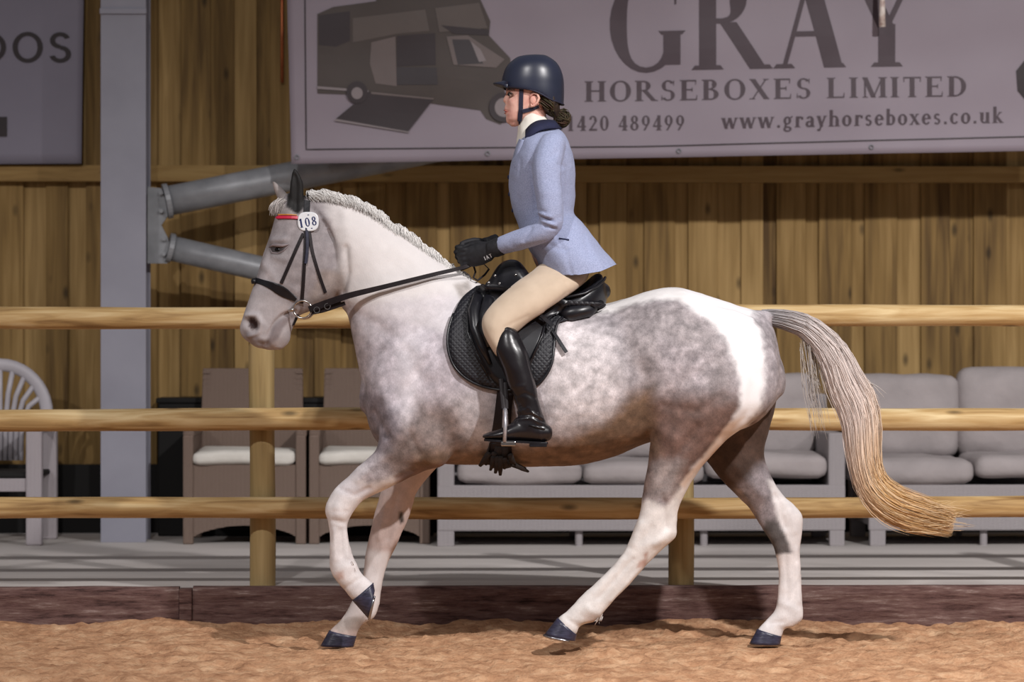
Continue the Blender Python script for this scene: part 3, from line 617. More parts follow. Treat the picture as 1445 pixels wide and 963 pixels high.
def flat(poly, mat, name, par, yo, Y=BY, wf=wr):
    mb = MB(); v = []
    for (x_, y_) in poly:
        P = W(x_, y_, Y); v.append((P[0], Y-yo+wf(P[0], P[2]), P[2]))
    mb.add(v, [tuple(range(len(v)))]); me = mb.mesh(); bm = bmesh.new(); bm.from_mesh(me); bmesh.ops.triangulate(bm, faces=bm.faces)
    for _ in range(5):
        e_ = [e for e in bm.edges if e.calc_length() > 0.06]
        if not e_: break
        bmesh.ops.subdivide_edges(bm, edges=e_, cuts=1); bmesh.ops.triangulate(bm, faces=bm.faces)
    for v_ in bm.verts: v_.co.y = Y-yo+wf(v_.co.x, v_.co.z)
    bm.to_mesh(me); bm.free()
    return link(name, me, mat, par, False)
def ink(r, g, b): return plain('print %d %d %d' % (r, g, b), lin(r, g, b), lin(r*.93, g*.93, b*.93), 6, 0.6)
D1, D2, D3, D4, D5, D6 = ink(74, 64, 60), ink(52, 42, 46), ink(112, 100, 98), ink(140, 130, 132), ink(96, 86, 82), ink(60, 54, 58)
truck = [([(448, 20), (470, 10), (530, 2), (560, -40), (660, -60), (676, -5), (692, 30), (690, 50), (720, 82), (722, 110), (712, 128), (716, 168), (706, 176), (686, 168), (678, 156), (620, 148), (560, 138), (500, 134), (448, 132)], D1),
 ([(450, 22), (494, 16), (494, 58), (474, 66), (450, 64)], D2), ([(498, 26), (600, 14), (606, 44), (560, 48), (498, 60)], D5),
 ([(524, 60), (558, 52), (560, 122), (530, 118), (522, 90)], D3), ([(560, 51), (614, 47), (615, 92), (560, 94)], D2), ([(560, 95), (616, 96), (618, 120), (560, 120)], D6),
 ([(614, 12), (676, 4), (688, 40), (620, 46)], D5), ([(622, 36), (690, 42), (690, 50), (640, 48)], D2), ([(630, 52), (660, 50), (712, 84), (700, 96), (640, 92)], D3),
 ([(638, 56), (662, 56), (682, 90), (646, 92)], D6), ([(664, 58), (678, 70), (686, 86), (676, 88)], D4), ([(448, 122), (520, 128), (520, 131), (448, 126)], D4),
 ([(520, 130), (612, 140), (576, 186), (474, 168)], D2), ([(474, 168), (576, 186), (578, 188), (472, 171)], D4), ([(524, 130), (612, 139), (612, 141), (524, 133)], D3)]
for k, (pl, m_) in enumerate(truck): flat(pl, m_, 'printed_panel', bn, 0.005+0.0006*k)
def disc(cx_, cy_, r, mat, yo): flat([(cx_+r*math.cos(a), cy_+r*1.05*math.sin(a)) for a in np.linspace(0, 2*math.pi, 25)[:-1]], mat, 'printed_wheel', bn, yo)
disc(504, 131, 15, D2, 0.016); disc(504, 132, 8, D4, 0.017); disc(710, 152, 20, D2, 0.016); disc(711, 152, 13, D4, 0.017)
flat([(1434, 100), (1450, 80), (1480, 80), (1480, 140), (1448, 142), (1436, 128)], M['ink_black'], 'printed_emblem', bn, 0.006)
LY = WY-0.14
wl = lambda x, z: 0.004*math.sin(x*4+z*3)
bl_ = empty('banner', W(40, 232, LY), 'small white banner with sans-serif lettering at the far left of the wall', 'banner')
cloth(((-300, -80), (119, -80), (115, 231), (-300, 233)), LY, 40, 20, wl).build('banner_sheet', M['vinyl_white'], bl_, smooth=True)
for mb in text_mesh('DOS', -30, 105, 88, 46, 0, LY, gf=sans, spacing=0.06, wf=wl): mb.build('letter', M['ink_black'], bl_)
flat([(-200, 166), (10, 165), (10, 193), (-200, 193)], M['ink_black'], 'printed_block', bl_, 0.005, LY, wl)

# ================================================================== SEATING
def cushion(x0, x1, y0, y1, z0, z1, nx=22, ny=12, puff=0.02, sag=0.0, seed=0):
    """pillow: superellipsoid box with soft puffed faces and slight creases"""
    vs = []; n1, n2 = 28, 14; cx_, cy_, cz_ = (x0+x1)/2, (y0+y1)/2, (z0+z1)/2; a, b, c = (x1-x0)/2, (y1-y0)/2, (z1-z0)/2
    bm = bmesh.new(); bmesh.ops.create_cube(bm, size=2); bmesh.ops.subdivide_edges(bm, edges=bm.edges, cuts=13, use_grid_fill=True)
    big = sorted((a, b, c)); rad = big[0]*0.85
    for v in bm.verts:
        p = Vector((v.co.x*a, v.co.y*b, v.co.z*c)); q = Vector([max(-h+rad, min(h-rad, t)) for h, t in zip((a, b, c), p)]); d = p-q
        if d.length > 1e-6: p = q+d.normalized()*rad
        u = [t/h for t, h in zip(p, (a, b, c))]; th = (a, b, c).index(min(a, b, c)); o = [k for k in range(3) if k != th]
        k = (1-u[o[0]]**2)*(1-u[o[1]]**2); p[th] += math.copysign(puff*max(k, 0)**0.6, p[th]) if abs(u[th]) > 0.2 else 0
        nz = float(vnoise(np.array([[p.x*9+seed, p.y*9, p.z*9]]), 3)[0]); n2_ = float(vnoise(np.array([[p.x*4+seed, p.y*4, p.z*14]]), 8)[0]); p += Vector((0, 0.006*nz+0.012*n2_, 0.006*nz+0.008*n2_)); p.z -= sag*max(k, 0)
        v.co = p+Vector((cx_, cy_, cz_))
    me = bpy.data.meshes.new('c'); bm.to_mesh(me); bm.free(); return me
def wicker_chair(x0, x1, label, ycf=3.66):
    """brown wicker armchair facing the arena"""
    a = W(x0, 769, ycf)[0]; b = W(x1, 769, ycf)[0]; wd = b-a; sc = DIST+ycf
    t = empty('wicker_armchair', ((a+b)/2, ycf+0.3, DZ), label, 'chair', 'brown wicker armchairs by the fence'); Zp = lambda y, Y=ycf: W(0, y, Y)[2]
    za = Zp(604); zs = Zp(656); aw = 0.06; dp = 0.56
    mb = MB(); ax0, ax1 = a+0.045, b-0.04; zt_ = W(0, 520, ycf+dp)[2]
    n = 9; vs = []
    for s in (0, 1):
        for k in range(n+1):
            z = zs-0.1+(zt_-zs+0.1)*k/n; y = ycf+dp-0.10+0.10*(k/n)+s*0.035
            vs += [(ax0+0.012*(k/n), y, z), (ax1-0.012*(k/n), y, z)]
    m = 2*(n+1); fs = []
    for k in range(n): fs += [(2*k, 2*k+1, 2*k+3, 2*k+2), (m+2*k, m+2*k+2, m+2*k+3, m+2*k+1), (2*k, 2*k+2, m+2*k+2, m+2*k), (2*k+1, m+2*k+1, m+2*k+3, 2*k+3)]
    fs += [(2*n, 2*n+1, m+2*n+1, m+2*n), (0, m, m+1, 1)]
    mb.add(vs, fs); mb.build('backrest', M['wick_brown'], t, bevel=0.006)
    for side in (ax0+0.012, ax1-0.052):
        for k in range(11):
            z = zt_-0.03-k*0.03; q = MB(); q.box((side, ycf+dp-0.012-0.009*k*0.3, z), (side+0.042, ycf+dp-0.004, z+0.012)); q.build('weave_band', M['wick_brown'], t)
    for xa, xb in ((a, a+aw), (b-aw, b)):
        q = MB(); q.box((xa, ycf, za-0.05), (xb, ycf+dp, za)); q.build('armrest', M['wick_brown'], t, bevel=0.012)
        q = MB(); q.box((xa+0.008, ycf+0.02, zs-0.25), (xb-0.008, ycf+dp, za-0.045)); q.build('side_panel', M['wick_brown'], t, bevel=0.006)
        for yy in (ycf, ycf+dp-0.05):
            q = MB(); q.box((xa, yy, DZ), (xb-0.005, yy+0.05, za-0.04)); q.build('leg', M['wick_brown'], t, bevel=0.008)
    # apron with arched lower edge
    q = MB(); n = 16; vs = []
    for s in (0, 1):
        for k in range(n+1):
            u = k/n; x_ = a+aw-0.012+(wd-2*aw+0.02)*u; zb_ = DZ+0.035+0.065*math.sin(math.pi*u)**0.7
            vs += [(x_, ycf+0.012+s*0.03, zb_), (x_, ycf+0.012+s*0.03, zs-0.002)]
    m = 2*(n+1); fs = []
    for k in range(n): fs += [(2*k, 2*k+2, 2*k+3, 2*k+1), (m+2*k, m+2*k+1, m+2*k+3, m+2*k+2), (2*k, m+2*k, m+2*k+2, 2*k+2), (2*k+1, 2*k+3, m+2*k+3, m+2*k+1)]
    q.add(vs, fs); q.build('apron', M['wick_brown'], t)
    q = MB(); q.box((a+aw-0.01, ycf+0.02, zs-0.04), (b-aw+0.01, ycf+dp-0.02, zs-0.004)); q.build('seat', M['wick_brown'], t)
    link('seat_cushion', cushion(a+0.052, b-0.062, ycf-0.015, ycf+dp-0.12, zs, zs+0.075, puff=0.008), M['cushion_white'], t)
wicker_chair(258, 433, 'brown wicker armchair with cream cushion nearer the grey column')
wicker_chair(436, 608, 'brown wicker armchair with cream cushion beside the grey sofa')
def sofa(x0, x1, seats, backs, label, legs, ycf=3.47, arms=(True, True)):
    a = W(x0, 771, ycf)[0]; b = W(x1, 771, ycf)[0]; dp = 0.80; Zp = lambda y, Y=ycf: W(0, y, Y)[2]; X = lambda x, Y=ycf: W(x, 700, Y)[0]
    t = empty('wicker_sofa', ((a+b)/2, ycf+0.4, DZ), label, 'sofa', 'grey wicker sofas by the fence')
    zb = Zp(751); zs = Zp(686); za = Zp(612)
    q = MB(); q.box((a, ycf, zb), (b, ycf+0.04, zs)); q.build('front_rail', M['wick_grey'], t, bevel=0.008)
    q = MB(); q.box((a+0.02, ycf+0.03, zb+0.02), (b-0.02, ycf+dp-0.05, zs-0.015)); q.build('seat_base', M['wick_grey'], t)
    q = MB(); q.box((a, ycf+dp-0.07, zb), (b, ycf+dp, Zp(560))); q.build('backrest', M['wick_grey'], t, bevel=0.015)
    for on, xa, xb in ((arms[0], a, a+0.09), (arms[1], b-0.09, b)):
        if on:
            q = MB(); q.box((xa, ycf+0.002, zb+0.003), (xb, ycf+dp-0.02, za)); q.build('armrest', M['wick_grey'], t, bevel=0.012)
    for l0, l1, big in legs:
        for yy in ((ycf+0.004, ycf+dp-0.06)):
            q = MB()
            if big: q.box((X(l0), yy, DZ), (X(l1), yy+0.05, zb+0.03)); q.build('leg', M['wick_grey'], t, bevel=0.005)
            else: q.tube([((X(l0)+X(l1))/2, yy+0.05, DZ), ((X(l0)+X(l1))/2, yy+0.05, zb+0.03)], 0.02, 12); q.build('leg', M['wick_grey'], t)
    for k, (s0, s1, yt, yb) in enumerate(seats):
        link('seat_cushion', cushion(X(s0), X(s1), ycf-0.02, ycf+0.56, Zp(yb), Zp(yt), puff=0.015, seed=k*3+x0), M['cushion_grey'], t)
    for k, (s0, s1, yt) in enumerate(backs):
        Yb = ycf+0.6; me = cushion(W(s0, 0, Yb)[0], W(s1, 0, Yb)[0], ycf+0.50, ycf+0.68, Zp(655), W(0, yt, Yb)[2], puff=0.03, seed=k*5+x0)
        o = link('back_cushion', me, M['cushion_grey'], t)
sofa(617, 1193, [(645, 822, 655, 684), (823, 994, 655, 684), (995, 1168, 643, 675)], [(650, 815, 528), (818, 985, 528), (988, 1150, 527)],
     'long grey wicker three seat sofa behind the horse', [(617, 641, 1), (812, 823, 0), (989, 1000, 0), (1171, 1192, 1)])
sofa(1226, 1640, [(1200, 1375, 650, 684), (1377, 1545, 646, 675)], [(1196, 1352, 527), (1348, 1505, 519)],
     'grey wicker sofa with tall back cushions at the right edge behind the tail', [(1228, 1250, 1), (1385, 1396, 0), (1600, 1625, 1)], arms=(False, True))
# white fan-backed armchair, far left
def fan_chair():
    Yc = 3.58; Yb = 4.1; X = lambda x, Y=Yc: W(x, 700, Y)[0]; Z = lambda y, Y=Yc: W(0, y, Y)[2]
    t = empty('garden_armchair', (X(0), Yc+0.25, DZ), 'white wicker armchair with openwork fan back at the far left', 'chair')
    cx_ = X(0, Yb); rx = X(66, Yb)-cx_; zt_ = Z(515, Yb); zb_ = Z(650, Yb); zc = Z(585, Yb)
    pts = [(cx_-rx, Yb, zb_)]+[(cx_-rx*math.cos(a), Yb, zc+(zt_-zc)*math.sin(a)) for a in np.linspace(0, math.pi, 21)]+[(cx_+rx, Yb, zb_)]
    q = MB(); q.tube(pts, 0.036, 10, flat=0.6); q.build('back_frame', M['plastic'], t, smooth=True)
    for k in range(-4, 5):
        a = k*0.30; s = math.sin(a); ex = cx_+rx*0.97*math.sin(a*0.98); ez = zc+(zt_-zc)*0.97*math.cos(a*0.98)
        q = MB(); q.tube([(cx_+k*0.028, Yb, zb_), (cx_+k*0.030, Yb, zc-0.05), (cx_+k*0.030+(ex-cx_-k*0.03)*0.35, Yb, zc+(ez-zc)*0.45), (ex, Yb, ez)], 0.015, 8); q.build('back_slat', M['plastic'], t, smooth=True)
    ss = Z(668)
    q = MB(); q.box((2*X(0)-X(52), Yc+0.03, ss-0.03), (X(52), Yb+0.02, ss)); q.build('seat', M['black'], t, bevel=0.01)
    for sx in (-1, 1):
        x0, x1 = X(0)+sx*(X(36)-X(0)), X(0)+sx*(X(59)-X(0)); x0, x1 = min(x0, x1), max(x0, x1)
        q = MB(); q.box((x0, Yc, DZ), (x1, Yc+0.06, Z(605))); q.build('leg', M['wick_white'], t, bevel=0.012)
        q = MB(); q.box((x0, Yb-0.03, DZ), (x1+0.01, Yb+0.03, Z(600))); q.build('leg', M['wick_white'], t, bevel=0.012)
        q = MB(); q.box((x0-0.005, Yc-0.01, Z(605)), (x1+0.005, Yb+0.02, Z(597))); q.build('armrest', M['wick_white'], t, bevel=0.012)
    q = MB(); q.box((2*X(0)-X(40), Yc+0.02, ss-0.10), (X(40), Yc+0.04, ss-0.03)); q.build('seat_rail', M['wick_white'], t, bevel=0.005)
fan_chair()
# ================================================================== HORSE
HL = -0.125; HR = 0.125      # near / far fore plane
hb = MB()
trunk = [(514,530,517,580,.07,0),(522,490,522,606,.13,0),(545,462,542,634,.185,0),(582,435,585,650,.225,0),(630,412,635,656,.25,0),(690,405,692,657,.262,0),(755,420,752,659,.285,0),
 (815,431,815,657,.295,0),(865,426,865,645,.292,0),(915,410.5,912,626,.28,0),(955,406,950,618,.272,0),(1000,417.5,990,618,.262,0),(1040,431,1030,612,.238,0),(1070,441,1062,600,.195,0),(1090,462,1086,580,.13,0),(1101,505,1099,560,.06,0)]
loft(hb, trunk, n=40, sub=6, e=2.15)
neck = [(428,277,470,318,.052,0),(450,278,486,372,.07,0),(485,283,481,427,.082,0),(525,300,491,447,.095,0),(568,329,498,482,.118,0),(612,360,505,515,.15,0),(650,384,512,548,.178,0),(682,402,530,590,.19,0),(705,415,575,630,.19,0)]
loft(hb, neck, n=32, sub=6)
head = [(402,278,446,292,.045,0),(391,293,462,308,.066,0),(387,310,474,332,.080,0),(381,331,483,362,.092,0),(374.5,350,486,392,.097,0),(368,372,479,414,.088,0),(362,392,462,428,.076,0),(355,412,440,439,.065,0),
 (349,430,423,446,.058,0),(343,447,416,457,.056,0),(338.5,461,410,470,.055,0),(340,472,409,480,.049,0),(348,481,403,489,.036,0),(362,488,392,492,.02,0)]
loft(hb, head, n=32, sub=6, e=2.1)
# upper lip / chin fullness
loft(hb, [(342,462,372,470,.050,0),(345,474,372,480,.046,0),(353,484,374,488,.032,0)], n=20, sub=3)
loft(hb, [(384,464,411,464,.038,0),(380,478,408,480,.038,0),(385,489,402,488,.028,0)], n=20, sub=3)
nf = [(548,470,640,520,.07,-.13),(540,545,640,590,.085,-.145),(535,600,636,640,.095,-.15),(530,634,628,658,.082,-.15),(518,646,603,664,.064,-.145),(502,660,566,682,.054,-.14),(486,677,536,696,.047,HL),(471,691,514,706,.043,HL),
 (462,707,506,713,.042,HL),(458.5,722,498,724,.041,HL),(462.5,737,491,738,.034,HL),(465.5,757,490.5,754,.027,HL),(465.5,778,495.5,777,.026,HL),(465,800,502,794,.031,HL),(472,817,509,808,.033,HL),(485,832,518,817,.031,HL),(497,847,526,824,.036,HL)]
loft(hb, nf, n=24, sub=4)
ff = [(550,480,640,540,.07,.13),(555,560,645,600,.08,.14),(555,612,645,634,.085,.14),(552,655,618,660,.066,.135),(538,690,591,692,.052,HR),(531,716,582,718,.046,HR),(525,742,572,742,.044,HR),(519,765,561,767,.042,HR),(515,785,552,786,.036,HR),
 (513,808,543,808,.028,HR),(509,830,538,832,.028,HR),(499,845,535,855,.031,HR),(490,862,528,872,.034,HR),(480,876,512,882,.031,HR),(471,885,506,890,.032,HR),(465,891,503,899,.036,HR)]
loft(hb, ff, n=24, sub=4)
nh = [(895,440,1075,460,.09,-.13),(893,510,1098,510,.115,-.145),(906,565,1097,560,.125,-.15),(917,602,1068,592,.118,-.15),(917,628,1032,617,.10,-.15),(915,653,999,650,.085,-.15),(910,677,978,677,.070,-.145),(906,702,964,703,.056,-.14),(902,726,957,722,.048,-.14),
 (895,744,955,740,.044,-.14),(886.5,766,953,759,.041,-.14),(879,781,930,780,.035,-.14),(862,802,911,800,.028,-.14),(843,820,893,821,.027,-.14),(821,841,872,841,.028,-.14),(806,857,856,860,.034,-.14),(798,865,840,877,.033,-.14),(792,869,820,883,.032,-.14),(787,873,814,895,.037,-.14)]
loft(hb, nh, n=26, sub=4)
fh = [(915,470,1080,480,.09,.13),(925,520,1097,520,.11,.145),(950,570,1096,572,.115,.15),(970,606,1087,604,.11,.15),(985,636,1079,634,.098,.15),(1000,655,1081,655,.085,.145),(1017,677,1092,680,.068,.14),(1037,698,1107,701,.054,.14),(1055,716,1120,712,.047,.14),
 (1068,734,1132,727,.043,.14),(1080,753,1132,748,.041,.14),(1092,773,1129,775,.036,.14),(1098,800,1130,800,.028,.14),(1098,830,1131.5,830,.027,.14),(1096,852,1133,855,.031,.14),(1092,864,1133,874,.034,.14),(1083,874,1120,885,.032,.14),(1076,881,1108,888,.031,.14),(1069,889,1103,899,.036,.14)]
loft(hb, fh, n=26, sub=4)
# dock
loft(hb, [(1040,434,1062,470,.06,0),(1062,437,1078,466,.045,0),(1085,438,1092,457,.032,0),(1110,441,1112,455,.024,0),(1130,450,1124,462,.018,0)], n=16, sub=3)
def ear(mb, pts, y, thick):
    """pts: (x, y, half width px) from base to tip"""
    ms = []
    for i, (x_, y_, h_) in enumerate(pts): ms.append((x_-h_, y_, x_+h_, y_, thick*(0.4+0.6*min(1, h_/9)), y))
    loft(mb, ms, n=16, sub=4, cap=0.3)
ear(hb, [(421,302,9),(420,290,10),(419,275,10.5),(419,262,10),(418,251,7.5),(416.5,243,4),(416,239,1.5)], -.035, .017)
ear(hb, [(407,299,12),(404,288,11),(399,277,9),(393.5,268,6.5),(389,261,4),(385.5,256,1.5)], .045, .018)
me, V, E = remesh(hb, 0.0078)
# stronger blending around the shoulder and thigh joins, light elsewhere
px, py = proj(V); 
def lapw(V, wgt, iters):
    n = len(V); deg = np.bincount(E.ravel(), minlength=n).astype(float)[:, None]
    for _ in range(iters):
        S = np.zeros_like(V)
        for c in range(3): S[:, c] = np.bincount(E[:, 0], V[E[:, 1], c], n)+np.bincount(E[:, 1], V[E[:, 0], c], n)
        V += (S/deg-V)*0.6*wgt[:, None]
wg = np.zeros(len(V))
for pl, r in (([(560,470),(560,640),(650,600)], 55), ([(640,420),(640,640)], 40), ([(900,440),(900,560),(960,560)], 45), ([(1000,620),(1060,600),(1090,540)], 30), ([(488,330),(478,410)], 10), ([(600,660),(560,690)], 12)):
    wg = np.maximum(wg, np.clip(1.6-segdist(px, py, pl)/r, 0, 1))
lapw(V, wg, 26)
px, py = proj(V); setco(me, V); N = normals(me); side = np.where(V[:, 1] < 0, -1, 1)
Sx, Sy = proj(np.stack([V[:, 0], -np.abs(V[:, 1]), V[:, 2]], 1))
flat_ = np.clip(np.abs(N[:, 1])*1.6, 0, 1)          # only on flanks, not on the outline
def sculpt(pl, r, amt, who=0):
    """groove (amt<0) or ridge (amt>0) in mm; who -1 near only, 1 far only, 0 both"""
    global V
    X_, Y_ = (Sx, Sy) if who == 0 else (px, py)
    d = segdist(X_, Y_, pl); k = np.exp(-(d/r)**2)*flat_*amt/1000
    if who: k = k*(side == who)
    V += N*k[:, None]
for a in [ # head
 ([(372,372),(392,398),(418,412)],6,4.1), ([(402,338),(384,340)],4,8.1), ([(386,362),(402,366)],4,4.1), ([(404,352)],5,-2.7),
 ([(392,350)],6,-6.8), ([(470,345),(480,375),(470,405),(450,420)],8,6.8), ([(488,350),(490,385),(484,412)],4.5,-10.8), ([(440,330),(452,380),(440,415)],12,-5.4),
 ([(353,455),(359,462)],5.5,-20.0), ([(348,446),(362,445),(369,457),(364,470),(352,474)],3.2,9.5), ([(414,440),(398,446),(387,457),(380,472),(377,486)],2.6,-12.2), ([(400,470)],9,4.1),
 ([(376,480),(366,478)],4,4.1), ([(430,300),(440,315)],10,-4.1),
 # neck and shoulder
 ([(500,440),(560,480),(600,540)],11,-5.4), ([(560,350),(640,420)],16,5.4), ([(520,330),(540,430)],22,4.1), ([(655,420),(610,500),(560,570)],11,-8.1), ([(668,460),(640,540),(620,590)],14,-6.8),
 ([(600,500),(565,575)],18,9.5), ([(545,560),(560,610)],12,8.1), ([(527,585),(545,615)],6,-6.8), ([(580,600),(610,630)],16,8.1), ([(577,610),(592,642)],4,-5.4), ([(640,600),(635,650)],8,-5.4), 
 ([(550,640),(520,664),(505,678)],5,4.1), ([(600,655),(560,676)],5,-4.1),
 # barrel and flank
 ([(880,470),(905,530),(912,590)],12,-9.5), ([(700,620),(800,632),(880,612)],16,4.1), ([(860,450),(900,450)],14,-4.1),
 # quarters
 ([(930,440),(915,500)],14,6.8), ([(960,470),(1000,540)],34,6.8), ([(1040,470),(1064,530),(1058,580),(1020,620)],7,-5.4), ([(935,575),(985,580),(1020,560)],8,-6.8), ([(925,600),(950,620)],12,8.1), 
 ([(985,605),(950,650),(935,690)],7,-5.4), ([(1075,480),(1085,540),(1070,590)],8,4.1)]: sculpt(*a)
for a in [([(480,690),(500,700),(520,690)],4,-5.1,-1), ([(476,716),(480,728)],7,5.1,-1), ([(470,735),(485,738)],3,-5.1,-1), ([(472,748),(474,790)],3,5.1,-1), ([(488,752),(491,786)],2.5,3.4,-1), ([(481,748),(483,788)],2,-5.1,-1),
 ([(560,700),(548,760)],4,-5.1,1), ([(545,700),(535,760)],4,5.1,1), ([(935,700),(940,745)],4,-6.8,-1), ([(905,740),(895,768)],5,5.1,-1), ([(915,770),(935,760)],7,5.1,-1), ([(893,790),(845,845)],3,-5.1,-1), ([(880,790),(838,836)],4,3.4,-1),
 ([(905,800),(862,848)],3,4.2,-1), ([(830,860),(845,868)],6,5.1,-1), ([(1095,700),(1108,745)],4,-6.8,1), ([(1108,775),(1112,850)],3,-3.4,1), ([(1123,775),(1127,850)],3,3.4,1), ([(1085,880),(1105,878)],3,-3.4,1), ([(798,872),(815,884)],2.5,-3.4,-1),
 ([(470,812),(500,800)],6,3.4,-1), ([(480,835),(516,812)],2.5,-3.4,-1), ([(417,296),(418,262),(416,248)],4,-12,-1), ([(470,722),(490,722)],2,-2.5,-1), ([(476,800),(492,798)],5,3,-1), ([(468,770),(470,795)],2.5,2.5,-1), ([(540,770),(530,830)],3,3,1), ([(530,705),(524,745)],4,4,1), ([(560,745),(552,772)],4,3,1), ([(945,752),(925,768)],5,4,-1), ([(920,745),(905,765)],4,-3,-1), ([(965,640),(940,700)],7,5,-1), ([(1116,722),(1122,750)],4,4,1), ([(1090,690),(1108,720)],4,-4,1), ([(885,778),(870,796)],4,3,-1), ([(1100,850),(1125,862)],5,3,1), ([(1040,660),(1075,700)],7,5,1)]: sculpt(*a)
# fine undulation of the muscles and skin
V += N*(0.0016*vnoise(V*14, 5)+0.0010*vnoise(V*34, 6))[:, None]
setco(me, V)
# ---------- coat colours (the horse's own pattern, with belly shade and sand bounce painted in)
jx = 4*vnoise(V*13, 11)+2.2*vnoise(V*60, 12); jy = 4*vnoise(V*13, 13)+2.2*vnoise(V*60, 14)
nx_, ny_ = Sx+jx, Sy+jy; qx, qy = px+jx*0.8, py+jy*0.8
near = side < 0
C = np.tile(np.array([.31, .28, .295]), (len(V), 1)); A = np.ones(len(V))*0.9
def paint(poly, soft, col, alpha=None, who=0, k=1.0):
    global C, A
    X_, Y_ = (nx_, ny_) if who == 0 else (qx, qy)
    if soft <= 4: X_, Y_ = (Sx+jx*.15, Sy+jy*.15) if who == 0 else (px+jx*.15, py+jy*.15)
    m = polymask(X_, Y_, poly, soft)*k
    if who: m = m*(side == who)
    C = C*(1-m[:, None])+np.array(col)*m[:, None]
    if alpha is not None: A = A*(1-m)+alpha*m
WHITE = (.74, .70, .69)
n1 = 0.5+0.5*vnoise(V*5.5, 21); C *= (0.82+0.4*n1)[:, None]
paint([(505,480),(640,440),(700,470),(690,560),(600,600),(520,570)], 24, (.47,.43,.47), .7)
paint([(560,430),(600,440),(590,560),(575,610),(560,560)], 14, (.66,.62,.66), .4, k=.85)
paint([(630,560),(690,540),(700,620),(650,640)], 16, (.50,.46,.47), .7, k=.7)
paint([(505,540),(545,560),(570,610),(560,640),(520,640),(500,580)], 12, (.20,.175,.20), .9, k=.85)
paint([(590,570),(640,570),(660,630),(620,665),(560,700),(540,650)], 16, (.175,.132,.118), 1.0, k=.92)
paint([(785,440),(860,470),(880,540),(860,600),(780,610),(760,500)], 24, (.52,.48,.49), .85)
paint([(870,430),(960,425),(1010,470),(1035,520),(1035,580),(920,560),(880,500)], 14, (.25,.22,.225), 1.0)
paint([(930,480),(1000,500),(1000,560),(930,560)], 22, (.38,.345,.37), 1.0, k=.7)
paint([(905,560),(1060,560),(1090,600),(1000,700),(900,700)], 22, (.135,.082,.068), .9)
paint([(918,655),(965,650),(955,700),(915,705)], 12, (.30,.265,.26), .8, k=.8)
paint([(590,640),(700,634),(790,622),(850,596),(890,560),(918,545),(930,640),(860,670),(590,675)], 15, (.155,.10,.066), .9)  # brown belly: dark skin, plus shade and sand bounce painted into the coat
paint([(505,440),(640,470),(690,460),(700,380),(640,340),(560,300),(455,255),(462,300),(486,360),(485,420)], 8, WHITE, .06)
paint([(492,432),(640,412),(690,440),(680,480),(560,470),(505,480)], 12, (.60,.56,.60), .35, k=.7)
paint([(640,402),(662,396),(668,415),(650,422)], 4, (.42,.38,.36), .5)
# white top line and croup stripe
paint([(780,395),(960,390),(1050,420),(1050,445),(985,443),(960,426),(920,424),(860,440),(800,448)], 7, (.72,.69,.68), .12)
paint([(962,396),(1052,424),(1071,455),(1079,500),(1082,545),(1076,575),(1056,603),(1030,628),(1000,655),(985,668),(975,660),(1008,636),(1030,610),(1045,575),(1047,540),(1038,508),(1020,478),(997,452),(975,436)], 7, (.80,.78,.79), .04)
paint([(1062,446),(1082,450),(1110,500),(1108,600),(1080,620),(1062,610),(1086,575),(1088,520),(1077,470)], 6, (.30,.27,.285), 1.0)
# head
m = polymask(nx_, ny_, [(375,270),(450,270),(478,300),(486,345),(492,385),(486,425),(420,470),(405,500),(330,500),(330,400)], 10); C = C*(1-m[:, None])+np.array([.30,.27,.28])*m[:, None]; A = A*(1-m)+.45*m
paint([(455,280),(480,290),(500,360),(495,430),(482,400),(478,350)], 9, (.60,.56,.55), .2, k=.8)
paint([(358,405),(420,430),(425,450),(400,500),(330,495),(335,450)], 9, (.44,.405,.415), .25)
paint([(372,350),(366,410),(395,404),(392,366)], 9, (.50,.47,.49), .3, k=.7)
paint([(378,342),(412,342),(408,360),(384,366)], 5, (.26,.235,.24), .3, k=.8)
paint([(380,346),(404,350),(396,359),(382,358)], 2, (.05,.04,.04), 0)
paint([(346,447),(362,446),(368,458),(364,470),(354,474),(348,466)], 4, (.30,.26,.26), .2, k=.8)
paint([(349,452),(353,448),(360,448.5),(364,455),(362,463),(355,466),(350,460)], 1.6, (.035,.015,.014), 0)
paint([(343,466),(352,468),(362,474),(374,482),(374,490),(356,487),(344,476)], 3.5, (.24,.21,.22), .2, k=.8)
paint([(452,380),(486,385),(488,412),(470,420),(440,432),(430,440),(432,425)], 6, (.30,.24,.21), .4, k=.7)
paint([(384,464),(395,452),(410,442),(415,446),(400,462),(392,478),(380,486)], 2.5, (.20,.17,.175), .2, k=.75)
paint([(366,488),(378,478),(386,458),(410,440),(412,446),(396,462),(390,480),(376,494)], 3, (.25,.21,.215), .2, k=.7)
paint([(387,300),(415,285),(425,300),(415,312),(390,308)], 4, (.30,.27,.25), .5, k=.5)
paint([(382,252),(392,252),(412,280),(408,300),(392,292)], 3, (.33,.29,.28), .4, 1)
paint([(404,292),(408,232),(424,232),(434,262),(430,292),(421,303)], 2.2, (.010,.009,.009), .1, -1)
# near fore
paint([(452,700),(490,664),(520,684),(560,672),(572,690),(510,712),(500,740),(512,800),(540,830),(500,860),(440,800)], 6, (.72,.68,.68), .25, -1)
paint([(470,676),(492,660),(512,652),(520,664),(500,680),(530,690),(520,700),(480,700)], 7, (.62,.58,.60), .3, -1, k=.9)
paint([(555,672),(635,650),(640,664),(560,692)], 4, (.16,.10,.09), .5, -1, k=.7)
paint([(474,808),(484,806),(486,816),(478,818)], 3, (.55,.36,.30), .2, -1, k=.7)
